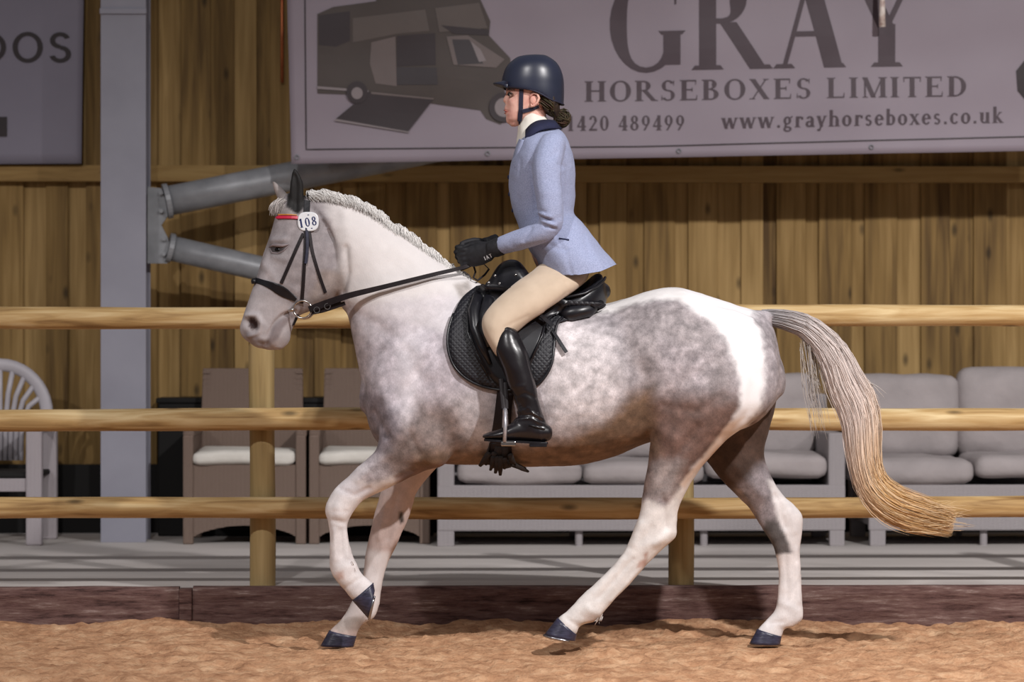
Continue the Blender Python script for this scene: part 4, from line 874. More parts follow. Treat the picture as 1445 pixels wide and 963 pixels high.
# far fore: pinkish white, seen from inside
paint([(500,660),(640,656),(620,700),(580,760),(560,900),(440,920),(480,840),(510,780)], 4, (.56,.45,.42), .25, 1)
paint([(505,775),(560,780),(545,840),(530,885),(480,885),(490,830)], 7, (.70,.655,.65), .12, 1)
paint([(563,722),(568,723),(570,736),(565,740),(562,732)], 2, (.06,.05,.045), 0, 1)
paint([(478,872),(515,868),(510,892),(470,888)], 5, (.36,.31,.28), .4, 1, k=.8)
# near hind
paint([(890,712),(915,704),(938,716),(965,682),(1005,640),(1012,650),(975,720),(965,775),(930,800),(860,880),(825,905),(770,890),(880,770)], 5, (.72,.69,.67), .25, -1)
paint([(1030,596),(1052,590),(1004,648),(980,670),(966,690),(960,684),(996,640)], 4, (.62,.50,.42), .15, -1)
paint([(902,793),(910,790),(908,782),(914,780),(912,800),(898,802)], 2.5, (.45,.26,.2), .2, -1, k=.8)
paint([(822,866),(856,862),(850,882),(828,882)], 5, (.48,.38,.33), .4, -1, k=.7)
# far hind
paint([(930,560),(1110,540),(1100,640),(1066,700),(1010,700)], 9, (.060,.036,.027), .8, 1)
paint([(1035,690),(1085,650),(1140,720),(1135,790),(1085,795)], 10, (.24,.215,.23), .9, 1)
paint([(1084,680),(1096,676),(1140,710),(1140,800),(1128,800),(1110,770),(1098,740)], 5, (.68,.65,.65), .2, 1)
paint([(1078,735),(1098,738),(1112,765),(1116,782),(1094,784),(1078,755)], 4.5, (.085,.078,.078), .8, 1)
paint([(1088,784),(1140,778),(1145,890),(1100,905),(1060,895),(1090,860)], 3, (.72,.69,.69), .25, 1)
Cc = np.concatenate([np.clip(C, 0, 1), A[:, None]], 1).astype(np.float32)
at = me.color_attributes.new('coat', 'FLOAT_COLOR', 'POINT'); at.data.foreach_set('color', Cc.ravel())
horse = empty('horse', (W(800, 905, 0)[0], 0, 0), 'dapple grey and white pony trotting left under saddle with braided mane', 'horse')
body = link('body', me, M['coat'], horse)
TRI = [tuple(p.vertices) for p in me.polygons]
BV = BVHTree.FromPolygons([tuple(v) for v in V], TRI)
def hit(x_, y_, off=0.0, bvh=None):
    """point on the horse seen at a photo pixel, pushed out along the surface normal"""
    r = ray(x_, y_); l, nn, i, d = (bvh or BV).ray_cast(Vector(C0), Vector(r).normalized(), 40)
    if l is None: return None, None
    if nn.dot(Vector(r)) > 0: nn = -nn
    return l+nn*off, nn
def mir(v): return Vector((v[0], -v[1], v[2]))
def strap(pl, hw, off, thick, mat, name, par, both=False, lift=None, bvh=None, smooth_=3, step=6):
    """leather strap laid on the horse along a pixel polyline"""
    P = []
    for a, b in zip(pl[:-1], pl[1:]):
        n = max(1, int(math.hypot(b[0]-a[0], b[1]-a[1])/step))
        for k in range(n): P.append((a[0]+(b[0]-a[0])*k/n, a[1]+(b[1]-a[1])*k/n))
    P.append(pl[-1]); pts = []; ns = []
    for p in P:
        l, nn = hit(p[0], p[1], off, bvh)
        if l is None:
            if not pts: continue
            l = pts[-1]+(Vector(W(p[0], p[1], pts[-1].y))-pts[-1]); nn = ns[-1]
        pts.append(l); ns.append(nn)
    for _ in range(smooth_):
        ns = [(ns[max(i-1, 0)]+ns[i]+ns[min(i+1, len(ns)-1)]).normalized() for i in range(len(ns))]
        pts = [pts[0]]+[(pts[i-1]+pts[i]*2+pts[i+1])/4 for i in range(1, len(pts)-1)]+[pts[-1]]
    H = hw if hasattr(hw, '__len__') else [hw]*len(pts)
    if len(H) != len(pts): H = list(np.interp(np.linspace(0, 1, len(pts)), np.linspace(0, 1, len(H)), H))
    for s in ((1, -1) if both else (1,)):
        vs = []; fs = []
        for i, p in enumerate(pts):
            t = (pts[min(i+1, len(pts)-1)]-pts[max(i-1, 0)]).normalized(); n_ = ns[i]; b = t.cross(n_).normalized()
            for u, v in ((-1, 0), (-1, .7), (-.8, 1), (.8, 1), (1, .7), (1, 0)):
                q = p+b*u*H[i]+n_*v*thick; vs.append(q if s == 1 else mir(q))
        m = 6
        for i in range(len(pts)-1):
            for k in range(m): fs.append((i*m+k, i*m+(k+1) % m, (i+1)*m+(k+1) % m, (i+1)*m+k))
        fs += [tuple(range(m)), tuple((len(pts)-1)*m+k for k in range(m))]
        q = MB(); q.add(vs, fs); q.build(name, mat, par, smooth=False)
    return pts
# eyes, lids
for s in (1, -1):
    l, nn = hit(392.5, 352, -0.013); l = l if s == 1 else mir(l)
    q = MB(); ball(q, l, (0.021, 0.017, 0.015), 12); q.build('eye', M['eye'], horse, smooth=True)
    up = []; lo = []
    for (x_, y_) in ((380,349),(386,346),(393,346.5),(400,347),(408,345)):
        p, nn = hit(x_, y_, 0.002); up.append(p if s == 1 else mir(p))
    for (x_, y_) in ((380,350),(384,357),(392,358),(400,354),(408,346)):
        p, nn = hit(x_, y_, 0.0); lo.append(p if s == 1 else mir(p))
    q = MB(); q.tube(up, [.002, .006, .0075, .006, .002], 8); 
    o = q.build('eyelid', M['lidc'] if 'lidc' in M else M['hair'], horse, smooth=True); o['label'] = 'grey upper eyelid'
    q = MB(); q.tube(lo, [.0015, .003, .003, .003, .0015], 6); q.build('eyelid', M['lidc'], horse, smooth=True)
# hooves: (front coronet, rear coronet, sole front, sole rear, Y)
def hoof(cf, cr, sr, sf, y, shoe=False, wid=.043):
    mb = MB(); n = 20; rings = []
    CF, CR, SF, SR = (Vector(W(*p, y)) for p in (cf, cr, sf, sr))
    for t in np.linspace(-0.05, 1, 7):
        a = CF.lerp(SF, t); b = CR.lerp(SR, t); c = (a+b)/2; u = (a-b)/2; w_ = wid*(0.84+0.2*t); ring = []
        for k in range(n):
            th = 2*math.pi*k/n; cs, sn = math.cos(th), math.sin(th)
            sq = 1.0 if cs > -0.5 else 1.0
            ring.append(c+u*math.copysign(abs(cs)**.9, cs)+Vector((0, w_*sn, 0)))
        rings.append(ring)
    V_ = [v for r in rings for v in r]; m = len(rings)
    F = [(i*n+k, i*n+(k+1) % n, (i+1)*n+(k+1) % n, (i+1)*n+k) for i in range(m-1) for k in range(n)]+[tuple(range(n)), tuple((m-1)*n+k for k in range(n))]
    mb.add(V_, F); o = mb.build('hoof', M['hoof'], horse, smooth=False, bevel=0)
    for p in o.data.polygons: p.use_smooth = len(p.vertices) == 4
    if shoe:
        r0 = rings[-1]; c = sum(r0, Vector())/n; d = (c-sum(rings[-2], Vector())/n).normalized()
        q = MB(); pts = [r0[k % n]*.97+c*.03+d*.004 for k in range(-7, 8)]; q.tube(pts, .0055, 6); q.build('horseshoe', M['shoe'], o if False else horse, smooth=True)
hoof((498,849),(527,823),(529,834),(520,874),HL, True)
hoof((464,891),(503,899),(499,913),(452,912),HR, False)
hoof((786,873),(814,897),(812,905),(768,896),-.14, True)
hoof((1068,889),(1103,899),(1101,910),(1057,909),.14, False)
# ---------- hair
def strands(name, gen, count, mat, par, seg=10, r0=0.0016):
    """one mesh of many tapering hair locks; gen(k) -> (points, radius, colour per point)"""
    vs = []; fs = []; cs = []
    for k in range(count):
        pts, r, col = gen(k); n = len(pts); up = Vector((0, 1, 0)); b0 = len(vs)
        for i, p in enumerate(pts):
            t = (pts[min(i+1, n-1)]-pts[max(i-1, 0)]).normalized(); a = (up-t*up.dot(t)); a = a.normalized() if a.length > .01 else Vector((0, 0, 1)); b = t.cross(a)
            u = i/(n-1); rr = r*(1-u**3)*min(1, .35+u*4)+.0003
            for j in range(3):
                th = 2*math.pi*j/3; vs.append(p+a*math.cos(th)*rr+b*math.sin(th)*rr); cs.append((*col[i], 1))
        for i in range(n-1):
            for j in range(3): fs.append((b0+i*3+j, b0+i*3+(j+1) % 3, b0+(i+1)*3+(j+1) % 3, b0+(i+1)*3+j))
    me_ = mesh(vs, fs); at_ = me_.color_attributes.new('coat', 'FLOAT_COLOR', 'POINT'); at_.data.foreach_set('color', np.array(cs, np.float32).ravel())
    return link(name, me_, mat, par)
# tail: centre line and half width (px)
TC = [(1074,447,10,.02),(1100,450,12.5,.028),(1128,457,15,.032),(1147,468,17,.035),(1176,499,20,.038),(1192,540,25,.04),(1206,566,26,.04),(1215,595,24,.04),(1217,625,22,.038),(1221,658,19,.036),(1230,685,20,.036),(1247,704,22,.036),(1270,718,23,.034),(1302,728,22,.03),(1348,740,17,.02)]
TCa = catmull(TC, 12)
def tail_at(u, v, dpt):
    f = u*(len(TCa)-1); i = min(int(f), len(TCa)-2); t = f-i; a = TCa[i]*(1-t)+TCa[i+1]*t; d = TCa[min(i+2, len(TCa)-1)]-TCa[max(i-2, 0)]
    L = math.hypot(d[0], d[1])+1e-9; nx2, ny2 = -d[1]/L, d[0]/L
    return Vector(W(a[0]+nx2*v*a[2], a[1]+ny2*v*a[2], dpt*a[3])), a
def lerp3(a, b, t): return tuple(a[i]*(1-t)+b[i]*t for i in range(3))
def tcol(u, v, k):
    top = lerp3((.20,.19,.20), (.50,.46,.46), min(1, max(0, (u-.08)*2.8+.12*v)))
    gold = (.66,.42,.19); pale = (.76,.58,.38)
    g = min(1, max(0, (u-.46)*3.0-.25*v)); base = lerp3(top, (.68,.58,.53), min(1, u*2.1)); base = lerp3(base, gold if k % 3 else pale, g)
    j = (.72, .9, 1.05, 1.15, 1.22, 1.0, 1.1)[k % 7]; return tuple(min(.9, c*j) for c in base)
def tgen(k):
    rnd = random.Random(k); a = rnd.random()*2*math.pi; rad = math.sqrt(rnd.random()); v0, d0 = rad*math.cos(a), rad*math.sin(a)
    u0 = 0 if rnd.random() < .30 else rnd.random()*.52; u1 = min(1-abs(rnd.gauss(0, .075)), u0+rnd.uniform(.45, .85)) if rnd.random() < .6 else max(.7, 1-abs(rnd.gauss(0, .075)))
    v1 = v0+rnd.gauss(0, .16); ph = rnd.random()*6; am = rnd.uniform(0, .09)
    pts = []; col = []
    for i in range(13):
        t = i/12; u = u0+(u1-u0)*t; v = v0*(1-t)+v1*t+am*math.sin(ph+t*7); v *= 1-.35*max(0, (u-.9)*10)*0
        p, _ = tail_at(u, v, d0+.25*math.sin(ph+t*4)); pts.append(p); col.append(tcol(u, v, k))
    return pts, rnd.uniform(.0009, .0023), col
tail = strands('tail', tgen, 5200, M['tail'], horse); tag(tail, kind='stuff')
def wgen(k):            # loose wisps hanging on the inside of the bend and at the end
    rnd = random.Random(900+k); 
    if k < 46: P0 = (rnd.uniform(1128, 1150), rnd.uniform(468, 492)); P1 = (P0[0]+rnd.uniform(2, 22), rnd.uniform(540, 625)); mid = (P0[0]+rnd.uniform(2, 10), (P0[1]+P1[1])/2); c = (.42,.38,.35)
    elif k < 60: P0 = (rnd.uniform(1205, 1225), rnd.uniform(520, 620)); P1 = (P0[0]+rnd.uniform(12, 36), P0[1]+rnd.uniform(8, 50)); mid = ((P0[0]+P1[0])/2, (P0[1]+P1[1])/2-3); c = (.55,.5,.46)
    else: P0 = (rnd.uniform(1270, 1320), rnd.uniform(712, 752)); P1 = (P0[0]+rnd.uniform(20, 60), P0[1]+rnd.uniform(-14, 8)); mid = ((P0[0]+P1[0])/2, (P0[1]+P1[1])/2+rnd.uniform(-3, 3)); c = (.66,.48,.28)
    y = rnd.uniform(-.03, .03); C_ = catmull([(*P0, y), (*mid, y), (*P1, y+rnd.uniform(-.02, .02))], 5)
    return [Vector(W(a[0], a[1], a[2])) for a in C_], rnd.uniform(.0008, .0016), [c]*len(C_)
o = strands('tail_wisps', wgen, 150, M['tail'], horse); tag(o, kind='stuff')
# mane: short plaited crest, soft lumps following the neck
crest = catmull([(434,276),(452,273),(475,277),(500,284),(525,296),(552,317),(580,334),(610,358),(640,381),(660,394)], 12)
def mgen(k):
    rnd = random.Random(k+77); f = rnd.random()*(len(crest)-1); i = min(int(f), len(crest)-2); t = f-i; c = crest[i]*(1-t)+crest[i+1]*t; d = crest[i+1]-crest[i]; d = d/np.linalg.norm(d); nrm = np.array([d[1], -d[0]])
    lump = 2.6+3.6*abs(math.sin((f/len(crest))*math.pi*11+.6*math.sin(f)))*rnd.uniform(.6,1.15); L = rnd.uniform(8, 26); lean = rnd.uniform(-.3, .9)
    y0 = rnd.uniform(-.014, .012); p0 = c-nrm*2; p1 = c+nrm*lump*rnd.uniform(.6, 1.1); p2 = p1+d*L*.5*lean-nrm*4; p3 = p2+d*L*.35-nrm*rnd.uniform(3, 12)
    C_ = catmull([(*p0, y0), (*p1, y0-.010), (*p2, y0-.022), (*p3, y0-.045)], 3); g = rnd.uniform(.72, .9)
    return [Vector(W(a[0], a[1], a[2])) for a in C_], rnd.uniform(.0010, .0026), [(g, g*.97, g*.94)]*len(C_)
o = strands('mane', mgen, 2200, M['tail'], horse); tag(o, kind='stuff')
def fgen(k):
    rnd = random.Random(k+177); x0 = rnd.uniform(392, 412); y0 = rnd.uniform(279, 288); x1 = x0-rnd.uniform(6, 14); y1 = rnd.uniform(296, 306); Y_ = rnd.uniform(-.035, .02)
    C_ = catmull([(x0, y0, Y_*.7), ((x0+x1)/2-3, (y0+y1)/2-3, Y_-.01), (x1, y1, Y_-.02)], 4); g = rnd.uniform(.3, .66)
    return [Vector(W(a[0], a[1], a[2])) for a in C_], rnd.uniform(.0012, .0028), [(g, g*.92, g*.88)]*len(C_)
o = strands('forelock', fgen, 220, M['tail'], horse); tag(o, kind='stuff')
def fet(k):            # feather at the fetlocks
    rnd = random.Random(k+377); (x0, y0, dx, dy, Y_) = ((497,797,4,10,HL),(848,868,-6,12,-.14),(1126,872,-12,8,.14),(520,868,-6,8,HR))[k % 4]; x0 += rnd.uniform(-4, 3); y0 += rnd.uniform(-6, 4)
    C_ = catmull([(x0, y0, Y_+rnd.uniform(-.03, .03)), (x0+dx*.4, y0+dy*.5, Y_+rnd.uniform(-.03, .03)), (x0+dx*rnd.uniform(.5, 1), y0+dy*rnd.uniform(.5, 1), Y_+rnd.uniform(-.03, .03))], 3); g = rnd.uniform(.5, .75)
    return [Vector(W(a[0], a[1], a[2])) for a in C_], rnd.uniform(.0008, .0015), [(g, g*.92, g*.88)]*len(C_)
o = strands('fetlock_hair', fet, 130, M['tail'], horse); tag(o, kind='stuff')

# ================================================================== BRIDLE
bd = empty('bridle', Vector(W(430, 320, -.1)), 'dark leather snaffle bridle with crimson browband and long reins on the pony', 'bridle')
BL = M['leather_brown']
strap([(434,277),(433,290),(432,304)], .0125, .001, .004, M['leather'], 'headpiece', bd, both=True)
q = MB(); q.tube([Vector(W(434,275.5,y))+Vector((0,0,.004*(1-(y/.04)**2))) for y in np.linspace(-.045, .045, 9)], .011, 8, flat=.3); q.build('headpiece', M['leather'], bd, smooth=True)
strap([(431,325),(431,350),(429,380),(427.5,405),(425.5,428)], .0070, .0015, .004, BL, 'cheekpiece', bd, both=True)
strap([(432,322),(434,350),(431.5,372)], .0062, .006, .004, M['strap'], 'cheekpiece_keeper', bd, both=True)
strap([(428,330),(418,352),(408,375),(397,400)], .0065, .0015, .004, BL, 'noseband_strap', bd, both=True)
strap([(436,325),(440,355),(449,385),(459,413)], .0066, .0015, .004, BL, 'throat_strap', bd, both=True)
strap([(361.5,396),(374,399.5),(386,404),(397,410),(408,417),(418,423)], [.011,.0115,.015,.021,.019,.008], .002, .005, M['leather'], 'noseband', bd, both=True)
l0, n0 = hit(362.5, 396.5, .004); q = MB(); q.tube([l0, Vector(W(357.5,397,-.03)), Vector(W(356,397.5,0)), Vector(W(357.5,397,.03)), mir(l0)], .011, 8, flat=.5); q.build('noseband', M['leather'], bd, smooth=True)
bpts = strap([(387.5,307.5),(400,307),(412,307.5),(424,308.5)], .0062, .004, .006, M['red'], 'browband', bd, both=True)
q = MB(); q.tube([bpts[0], bpts[0]+Vector((-.014,.05,0)), mir(bpts[0])+Vector((-.014,-.05,0)), mir(bpts[0])], .006, 8); q.build('browband', M['red'], bd, smooth=True)
strap([(394,303.5),(406,303),(419,304.5)], .0022, .005, .003, M['gold'], 'browband_piping', bd, both=True)
# number disc
nc, nn = hit(434, 314, .014); nn = Vector((0.02, -1, 0.08)).normalized()
mb = MB(); n = 36; ux = Vector((1, 0, 0)); uz = nn.cross(ux)*-1; vs = []
for dpt, sc_ in ((-.002, 1), (.002, 1), (.0035, .93)):
    for k in range(n):
        th = 2*math.pi*k/n; c_, s_ = math.cos(th), math.sin(th); e_ = 2.8; X_ = math.copysign(abs(c_)**(2/e_), c_)*.0415*sc_; Z_ = math.copysign(abs(s_)**(2/e_), s_)*.0385*sc_; vs.append(nc+ux*X_+Vector((0, 0, 1))*Z_+nn*dpt)
mb.add(vs, [(r*n+k, r*n+(k+1) % n, (r+1)*n+(k+1) % n, (r+1)*n+k) for r in range(2) for k in range(n)]+[tuple(range(n)), tuple(2*n+k for k in range(n))])
nd_ = mb.build('number_disc', M['number'], bd); nd_['label'] = 'white bridle number disc with navy digits'
def digits(txt, c, h, mat, par, off, rot=0.0, gap=.12):
    tot = 0; G = []
    for ch in txt: g, a = glyph(ch, T=.2, t=.1); G.append((tot, g)); tot += a+gap
    for o_, g in G:
        mb = MB()
        for poly in g:
            v = []
            for gx, gy in poly:
                X_ = (o_+gx-tot/2)*h; Z_ = (gy-.5)*h; X2 = X_*math.cos(rot)-Z_*math.sin(rot); Z2 = X_*math.sin(rot)+Z_*math.cos(rot)
                v.append(c+Vector((X2, 0, Z2))+nn*off)
            mb.add(v, [(0, 1, 2, 3)])
        mb.build('digit', mat, par)
digits('108', nc+Vector((.0, 0, -.002)), .036, M['blue_ink'], bd, .0042, rot=math.radians(10))
for dx_, dz_ in ((0, .026), (-.008, -.028), (.014, -.027)):
    q = MB(); ball(q, nc+Vector((dx_, 0, dz_))+nn*.004, (.004, .001, .0018), 6); q.build('stud', M['blue_ink'], bd, smooth=True)
# bit rings
for s in (1, -1):
    c, _ = hit(424, 435, .030); c.x = W(427, 437, -.07)[0]; c.z = W(427, 437, -.07)[2]; c = Vector((c.x, -abs(c.y) if s == 1 else abs(c.y), c.z))
    q = MB(); q.tube([c+Vector((.037*math.cos(a), -.006*s*math.cos(a), .035*math.sin(a))) for a in np.linspace(0, 2*math.pi, 33)], .0042, 8, caps=False); q.build('bit_ring', M['metal'], bd, smooth=True)
    q = MB(); q.tube([c+Vector((-.035, 0, 0)), c+Vector((-.052, .012*s, -.004)), c+Vector((-.06, .05*s, -.008))], [.006, .007, .005], 8); q.build('bit_mouthpiece', M['metal'], bd, smooth=True)
# chin strap under the ring
strap([(420,444),(417,452),(413,459)], .005, .001, .003, BL, 'flash_strap', bd, both=True)
# reins
def rein(path, hw, name, s=1, pinch=0):
    P = catmull([(*p,) for p in path], 10); pts = []
    for a in P:
        y = a[2]; l, nn_ = hit(a[0], a[1]); 
        if l is not None and l.y-.012 < y: y = l.y-.012
        pts.append(Vector(W(a[0], a[1], y)))
    for _ in range(4): pts = [pts[0]]+[(pts[i-1]+pts[i]*2+pts[i+1])/4 for i in range(1, len(pts)-1)]+[pts[-1]]
    vs = []; fs = []; H = np.interp(np.linspace(0, 1, len(pts)), np.linspace(0, 1, len(hw)), hw)
    for i, p in enumerate(pts):
        t = (pts[min(i+1, len(pts)-1)]-pts[max(i-1, 0)]).normalized(); n_ = Vector((0, -1, 0)); b = t.cross(n_).normalized()
        for u, v in ((-1, -1), (1, -1), (1, 1), (-1, 1)):
            q_ = p+b*u*H[i]+n_*v*.002; vs.append(q_ if s == 1 else mir(q_))
    for i in range(len(pts)-1):
        for k in range(4): fs.append((i*4+k, i*4+(k+1) % 4, (i+1)*4+(k+1) % 4, (i+1)*4+k))
    fs += [(0, 1, 2, 3), tuple((len(pts)-1)*4+k for k in range(4))]
    q = MB(); q.add(vs, fs); q.build(name, BL, bd)
RE = [(436,437,-.085),(455,430,-.10),(490,418,-.135),(530,408,-.16),(570,398,-.165),(610,388,-.15),(640,381,-.12),(658,376,-.085),(668,371,-.07)]
rein(RE, [.013,.0135,.0115,.0095,.0085,.008,.007,.006], 'rein'); rein(RE, [.013,.0135,.0115,.0095,.0085,.008,.007,.006], 'rein', -1)
rein([(438,442,-.078),(458,438,-.09),(487,428,-.115)], [.008,.008,.008], 'rein_billet'); 
for t_ in ((447,437.5),(462,432.5)):
    q = MB(); c = Vector(W(t_[0], t_[1], -.108)); q.tube([c+Vector((.012*math.cos(a), 0, .012*math.sin(a))) for a in np.linspace(0, 2*math.pi, 9)], .0018, 5, caps=False); q.build('buckle', M['metal'], bd)
q = MB(); q.tube([Vector(W(*p)) for p in ((668,374,-.06),(671,384,-.05),(668,392,-.06),(674,396,-.05),(684,388,-.03),(690,380,.0),(684,374,.05))], .0045, 6, flat=.5); q.build('rein_loop', BL, bd, smooth=True)

# ================================================================== SADDLE PAD, SADDLE, GIRTH
def draped(outline, cen, offs, rim, mat, name, par, both=True, nr=9, bulge=0.0, fallback_y=-.2, sm=0):
    """leather or cloth panel cut to a pixel outline and laid on the horse's side"""
    O = catmull(list(outline)+[outline[0]], 4)[:-1]; n = len(O); grid = []
    for i, t in enumerate(np.linspace(0, 1, nr)):
        for k in range(n):
            x_ = cen[0]+(O[k][0]-cen[0])*t; y_ = cen[1]+(O[k][1]-cen[1])*t; l, nn_ = hit(x_, y_)
            if l is None: l = Vector(W(x_, y_, fallback_y))
            Y_ = l.y-(offs+bulge*(1-t*t)); grid.append(Vector(W(x_, y_, Y_)))
            if i == 0: grid += []; 
            if i == 0 and k == 0: pass
    G = grid[:]
    for _ in range(6):          # relax depth only
        yy = [g.y for g in G]
        for i in range(nr):
            for k in range(n):
                a = [yy[i*n+(k-1) % n], yy[i*n+(k+1) % n], yy[i*n+k]]
                if i > 0: a.append(yy[(i-1)*n+k])
                if i < nr-1: a.append(yy[(i+1)*n+k])
                G[i*n+k].y = min(sum(a)/len(a), yy[i*n+k])
    back = [Vector((g.x, g.y+rim, g.z)) for g in G[-n:]]
    V_ = G+back; m = nr+1
    F = [(i*n+k, i*n+(k+1) % n, (i+1)*n+(k+1) % n, (i+1)*n+k) for i in range(m-1) for k in range(n)]
    out = None
    for s in ((1, -1) if both else (1,)):
        q = MB(); q.add([v if s == 1 else mir(v) for v in V_], F); me_ = q.mesh(); bm = bmesh.new(); bm.from_mesh(me_); bmesh.ops.remove_doubles(bm, verts=bm.verts, dist=1e-5); bm.to_mesh(me_); bm.free()
        o = link(name, me_, mat, par); out = out or o
    edge = G[-n:]; return out, edge
sp = empty('saddle_pad', Vector(W(700, 480, -.2)), 'black quilted saddle pad under the saddle', 'saddle pad')
padO = [(672,404),(653,419),(640,443),(632.5,467),(632,492),(640,516),(657,534),(680,545.5),(706,550.5),(735,550),(757,544),(770,531),(779,512),(782,488),(786,458),(800,446),(845,438),(850,428),(800,424),(740,415),(700,402)]
_, ed = draped(padO, (710,480), .012, .012, M['pad'], 'pad', sp, bulge=.004)
for s in (1, -1):
    q = MB(); pts = [Vector((p.x, p.y+.002, p.z)) for p in ed[8:60]]; q.tube([p if s == 1 else mir(p) for p in pts], .0055, 6); q.build('binding', M['leather'], sp, smooth=True)
sd = empty('saddle', Vector(W(770, 430, 0)), 'black leather dressage saddle with long flap and stirrup', 'saddle')
flapO = [(690,402),(676,406),(666,425),(661,447),(663,470),(672,495),(684,518),(700,540),(722,546),(742,530),(752,508),(766,476),(776,450),(792,440),(800,425),(760,415),(720,405)]
draped(flapO, (720,470), .026, .010, M['leather'], 'flap', sd, bulge=.004)
for s in (1, -1):   # knee roll and blocks
    def loc(x_, y_, o_):
        l, _ = hit(x_, y_); v = Vector(W(x_, y_, (l.y if l else -.2)-o_)); return v if s == 1 else mir(v)
    q = MB(); q.tube([loc(682,404,.04), loc(674,420,.045), loc(669,440,.047), loc(671,462,.046), loc(680,488,.042), loc(692,514,.036)], [.012,.022,.026,.024,.018,.008], 12, flat=.75); q.build('knee_roll', M['leather'], sd, smooth=True)
    q = MB(); q.tube([loc(694,408,.04), loc(690,424,.046), loc(686,446,.048), loc(684,466,.046), loc(690,490,.04)], [.014,.026,.03,.022,.01], 12, flat=.6); q.build('knee_block', M['leather'], sd, smooth=True)
    q = MB(); q.tube([loc(668,415,.036), loc(660,440,.036), loc(660,470,.036), loc(671,500,.035), loc(689,531,.033)], .0035, 6); q.build('flap_piping', M['leather'], sd, smooth=True)
    q = MB(); q.tube([loc(771,450,.04), loc(765,474,.042), loc(750,506,.042)], .004, 6); q.build('calf_block', M['leather'], sd, smooth=True)
sb = MB()
loft(sb, [(690,396,693,424,.05,0),(702,376,706,436,.08,0),(716,367,718,440,.095,0),(734,370,736,442,.12,0),(756,398,750,444,.145,0),(780,412,780,447,.17,0),(808,412,806,449,.185,0),(826,398,826,449,.17,0),(840,387,842,444,.145,0),(849,388,852,434,.11,0),(852,400,857,420,.06,0)], n=26, sub=4, e=2.5)
mes, Vs, Es = remesh(sb, .008); setco(mes, Vs); link('seat', mes, M['leather'], sd)
q = MB(); q.tube([Vector(W(*p)) for p in ((775,414,-.165),(800,420,-.185),(826,414,-.18),(843,404,-.15),(852,396,-.09),(854,392,0),(852,396,.09),(843,404,.15),(826,414,.18),(800,420,.185),(775,414,.165))], .006, 8); q.build('cantle_piping', M['leather'], sd, smooth=True)
for s in (1, -1):
    q = MB(); pts = [(784,446,-.165),(806,443,-.19),(830,438,-.175),(850,428,-.12)]; pts = [Vector(W(*p)) for p in pts]; q.tube([p if s == 1 else mir(p) for p in pts], [.02,.03,.028,.012], 12, flat=.9); q.build('rear_panel', M['leather'], sd, smooth=True)
    # loose end of the stirrup leather behind the flap
    pts = [loc_ for loc_ in ((752,452),(766,458),(778,468),(788,482),(798,497))]
    if s == 1: strap([(753,451),(766,459),(779,470)], .009, .048, .004, M['leather'], 'leather_end', sd, both=True); strap([(779,470),(789,485),(799,500)], .0072, .018, .005, M['leather'], 'leather_end', sd, both=True)
for x_, y_ in ((705,400),(699,389),(690,399),(728,388)):
    q = MB(); ball(q, Vector(W(x_, y_, -.105)), .006, 6); q.build('stud', M['metal'], sd, smooth=True)
# near and far stirrup: leather, iron, tread
for s in (1, -1):
    Yf = -.365
    def w3(x_, y_, Y_): v = Vector(W(x_, y_, Y_)); return v if s == 1 else mir(v)
    st_ = empty('stirrup', w3(713, 625, Yf), 'steel stirrup iron %s' % ('holding the rider\'s near boot' if s == 1 else 'on the far side of the pony'), 'stirrup')
    q = MB(); q.tube([w3(707,535,-.325), w3(709,556,-.345), w3(711,577,-.36)], .0105, 8, flat=.35); q.build('stirrup_leather', M['leather_brown'], st_)
    q = MB(); q.tube([w3(713,540,-.333), w3(714,560,-.35), w3(714.5,577,-.36)], .0085, 8, flat=.35); q.build('stirrup_leather', M['leather_brown'], st_)
    for dy in (-.05, .05):
        q = MB(); q.tube([w3(712.5,578,Yf), w3(713,584,Yf+dy*.7), w3(713,600,Yf+dy), w3(712,624,Yf+dy)], [.008,.011,.0125,.0125], 10, flat=.6); q.build('iron_branch', M['iron'], st_, smooth=True)
    q = MB(); a, b = w3(707,623.5,Yf-.055), w3(727,628.5,Yf+.055); q.box([min(a[i], b[i]) for i in range(3)], [max(a[i], b[i]) for i in range(3)]); q.build('tread', M['metal'], st_, bevel=.003)
# girth
gi = empty('girth', Vector(W(712, 655, 0)), 'dark brown girth with ruffled sleeve under the pony', 'girth')
_, _ = draped([(703,540),(700,565),(697,590),(693,615),(690,635),(688,655),(722,656),(722,635),(721,610),(722,580),(724,540)], (708,598), .008, .006, M['leather_brown'], 'girth_strap', gi, fallback_y=-.05)
q = MB(); P_ = []
for y in np.linspace(-.2, .2, 17):
    l, nn_, i_, d_ = BV.ray_cast(Vector((W(706,655,y)[0], y, -.0)), Vector((0, 0, 1)), 3); P_.append(Vector((W(706,655,0)[0], y, l.z-.006)))
q.tube(P_, .05, 10, flat=1.0); 
vs = [Vector((v[0], v[1], v[2])) for v in q.v]
q2 = MB(); n_ = 10
for i in range(len(P_)):
    for k in range(n_):
        v = vs[i*n_+k]; c = P_[i]; d = v-c; q2.v.append(tuple(c+Vector((d.x*.9, 0, d.z*.16))))
q2.f = list(q.f); q2.mi = [0]*len(q2.f); q2.build('girth_strap', M['leather_brown'], gi, smooth=True)
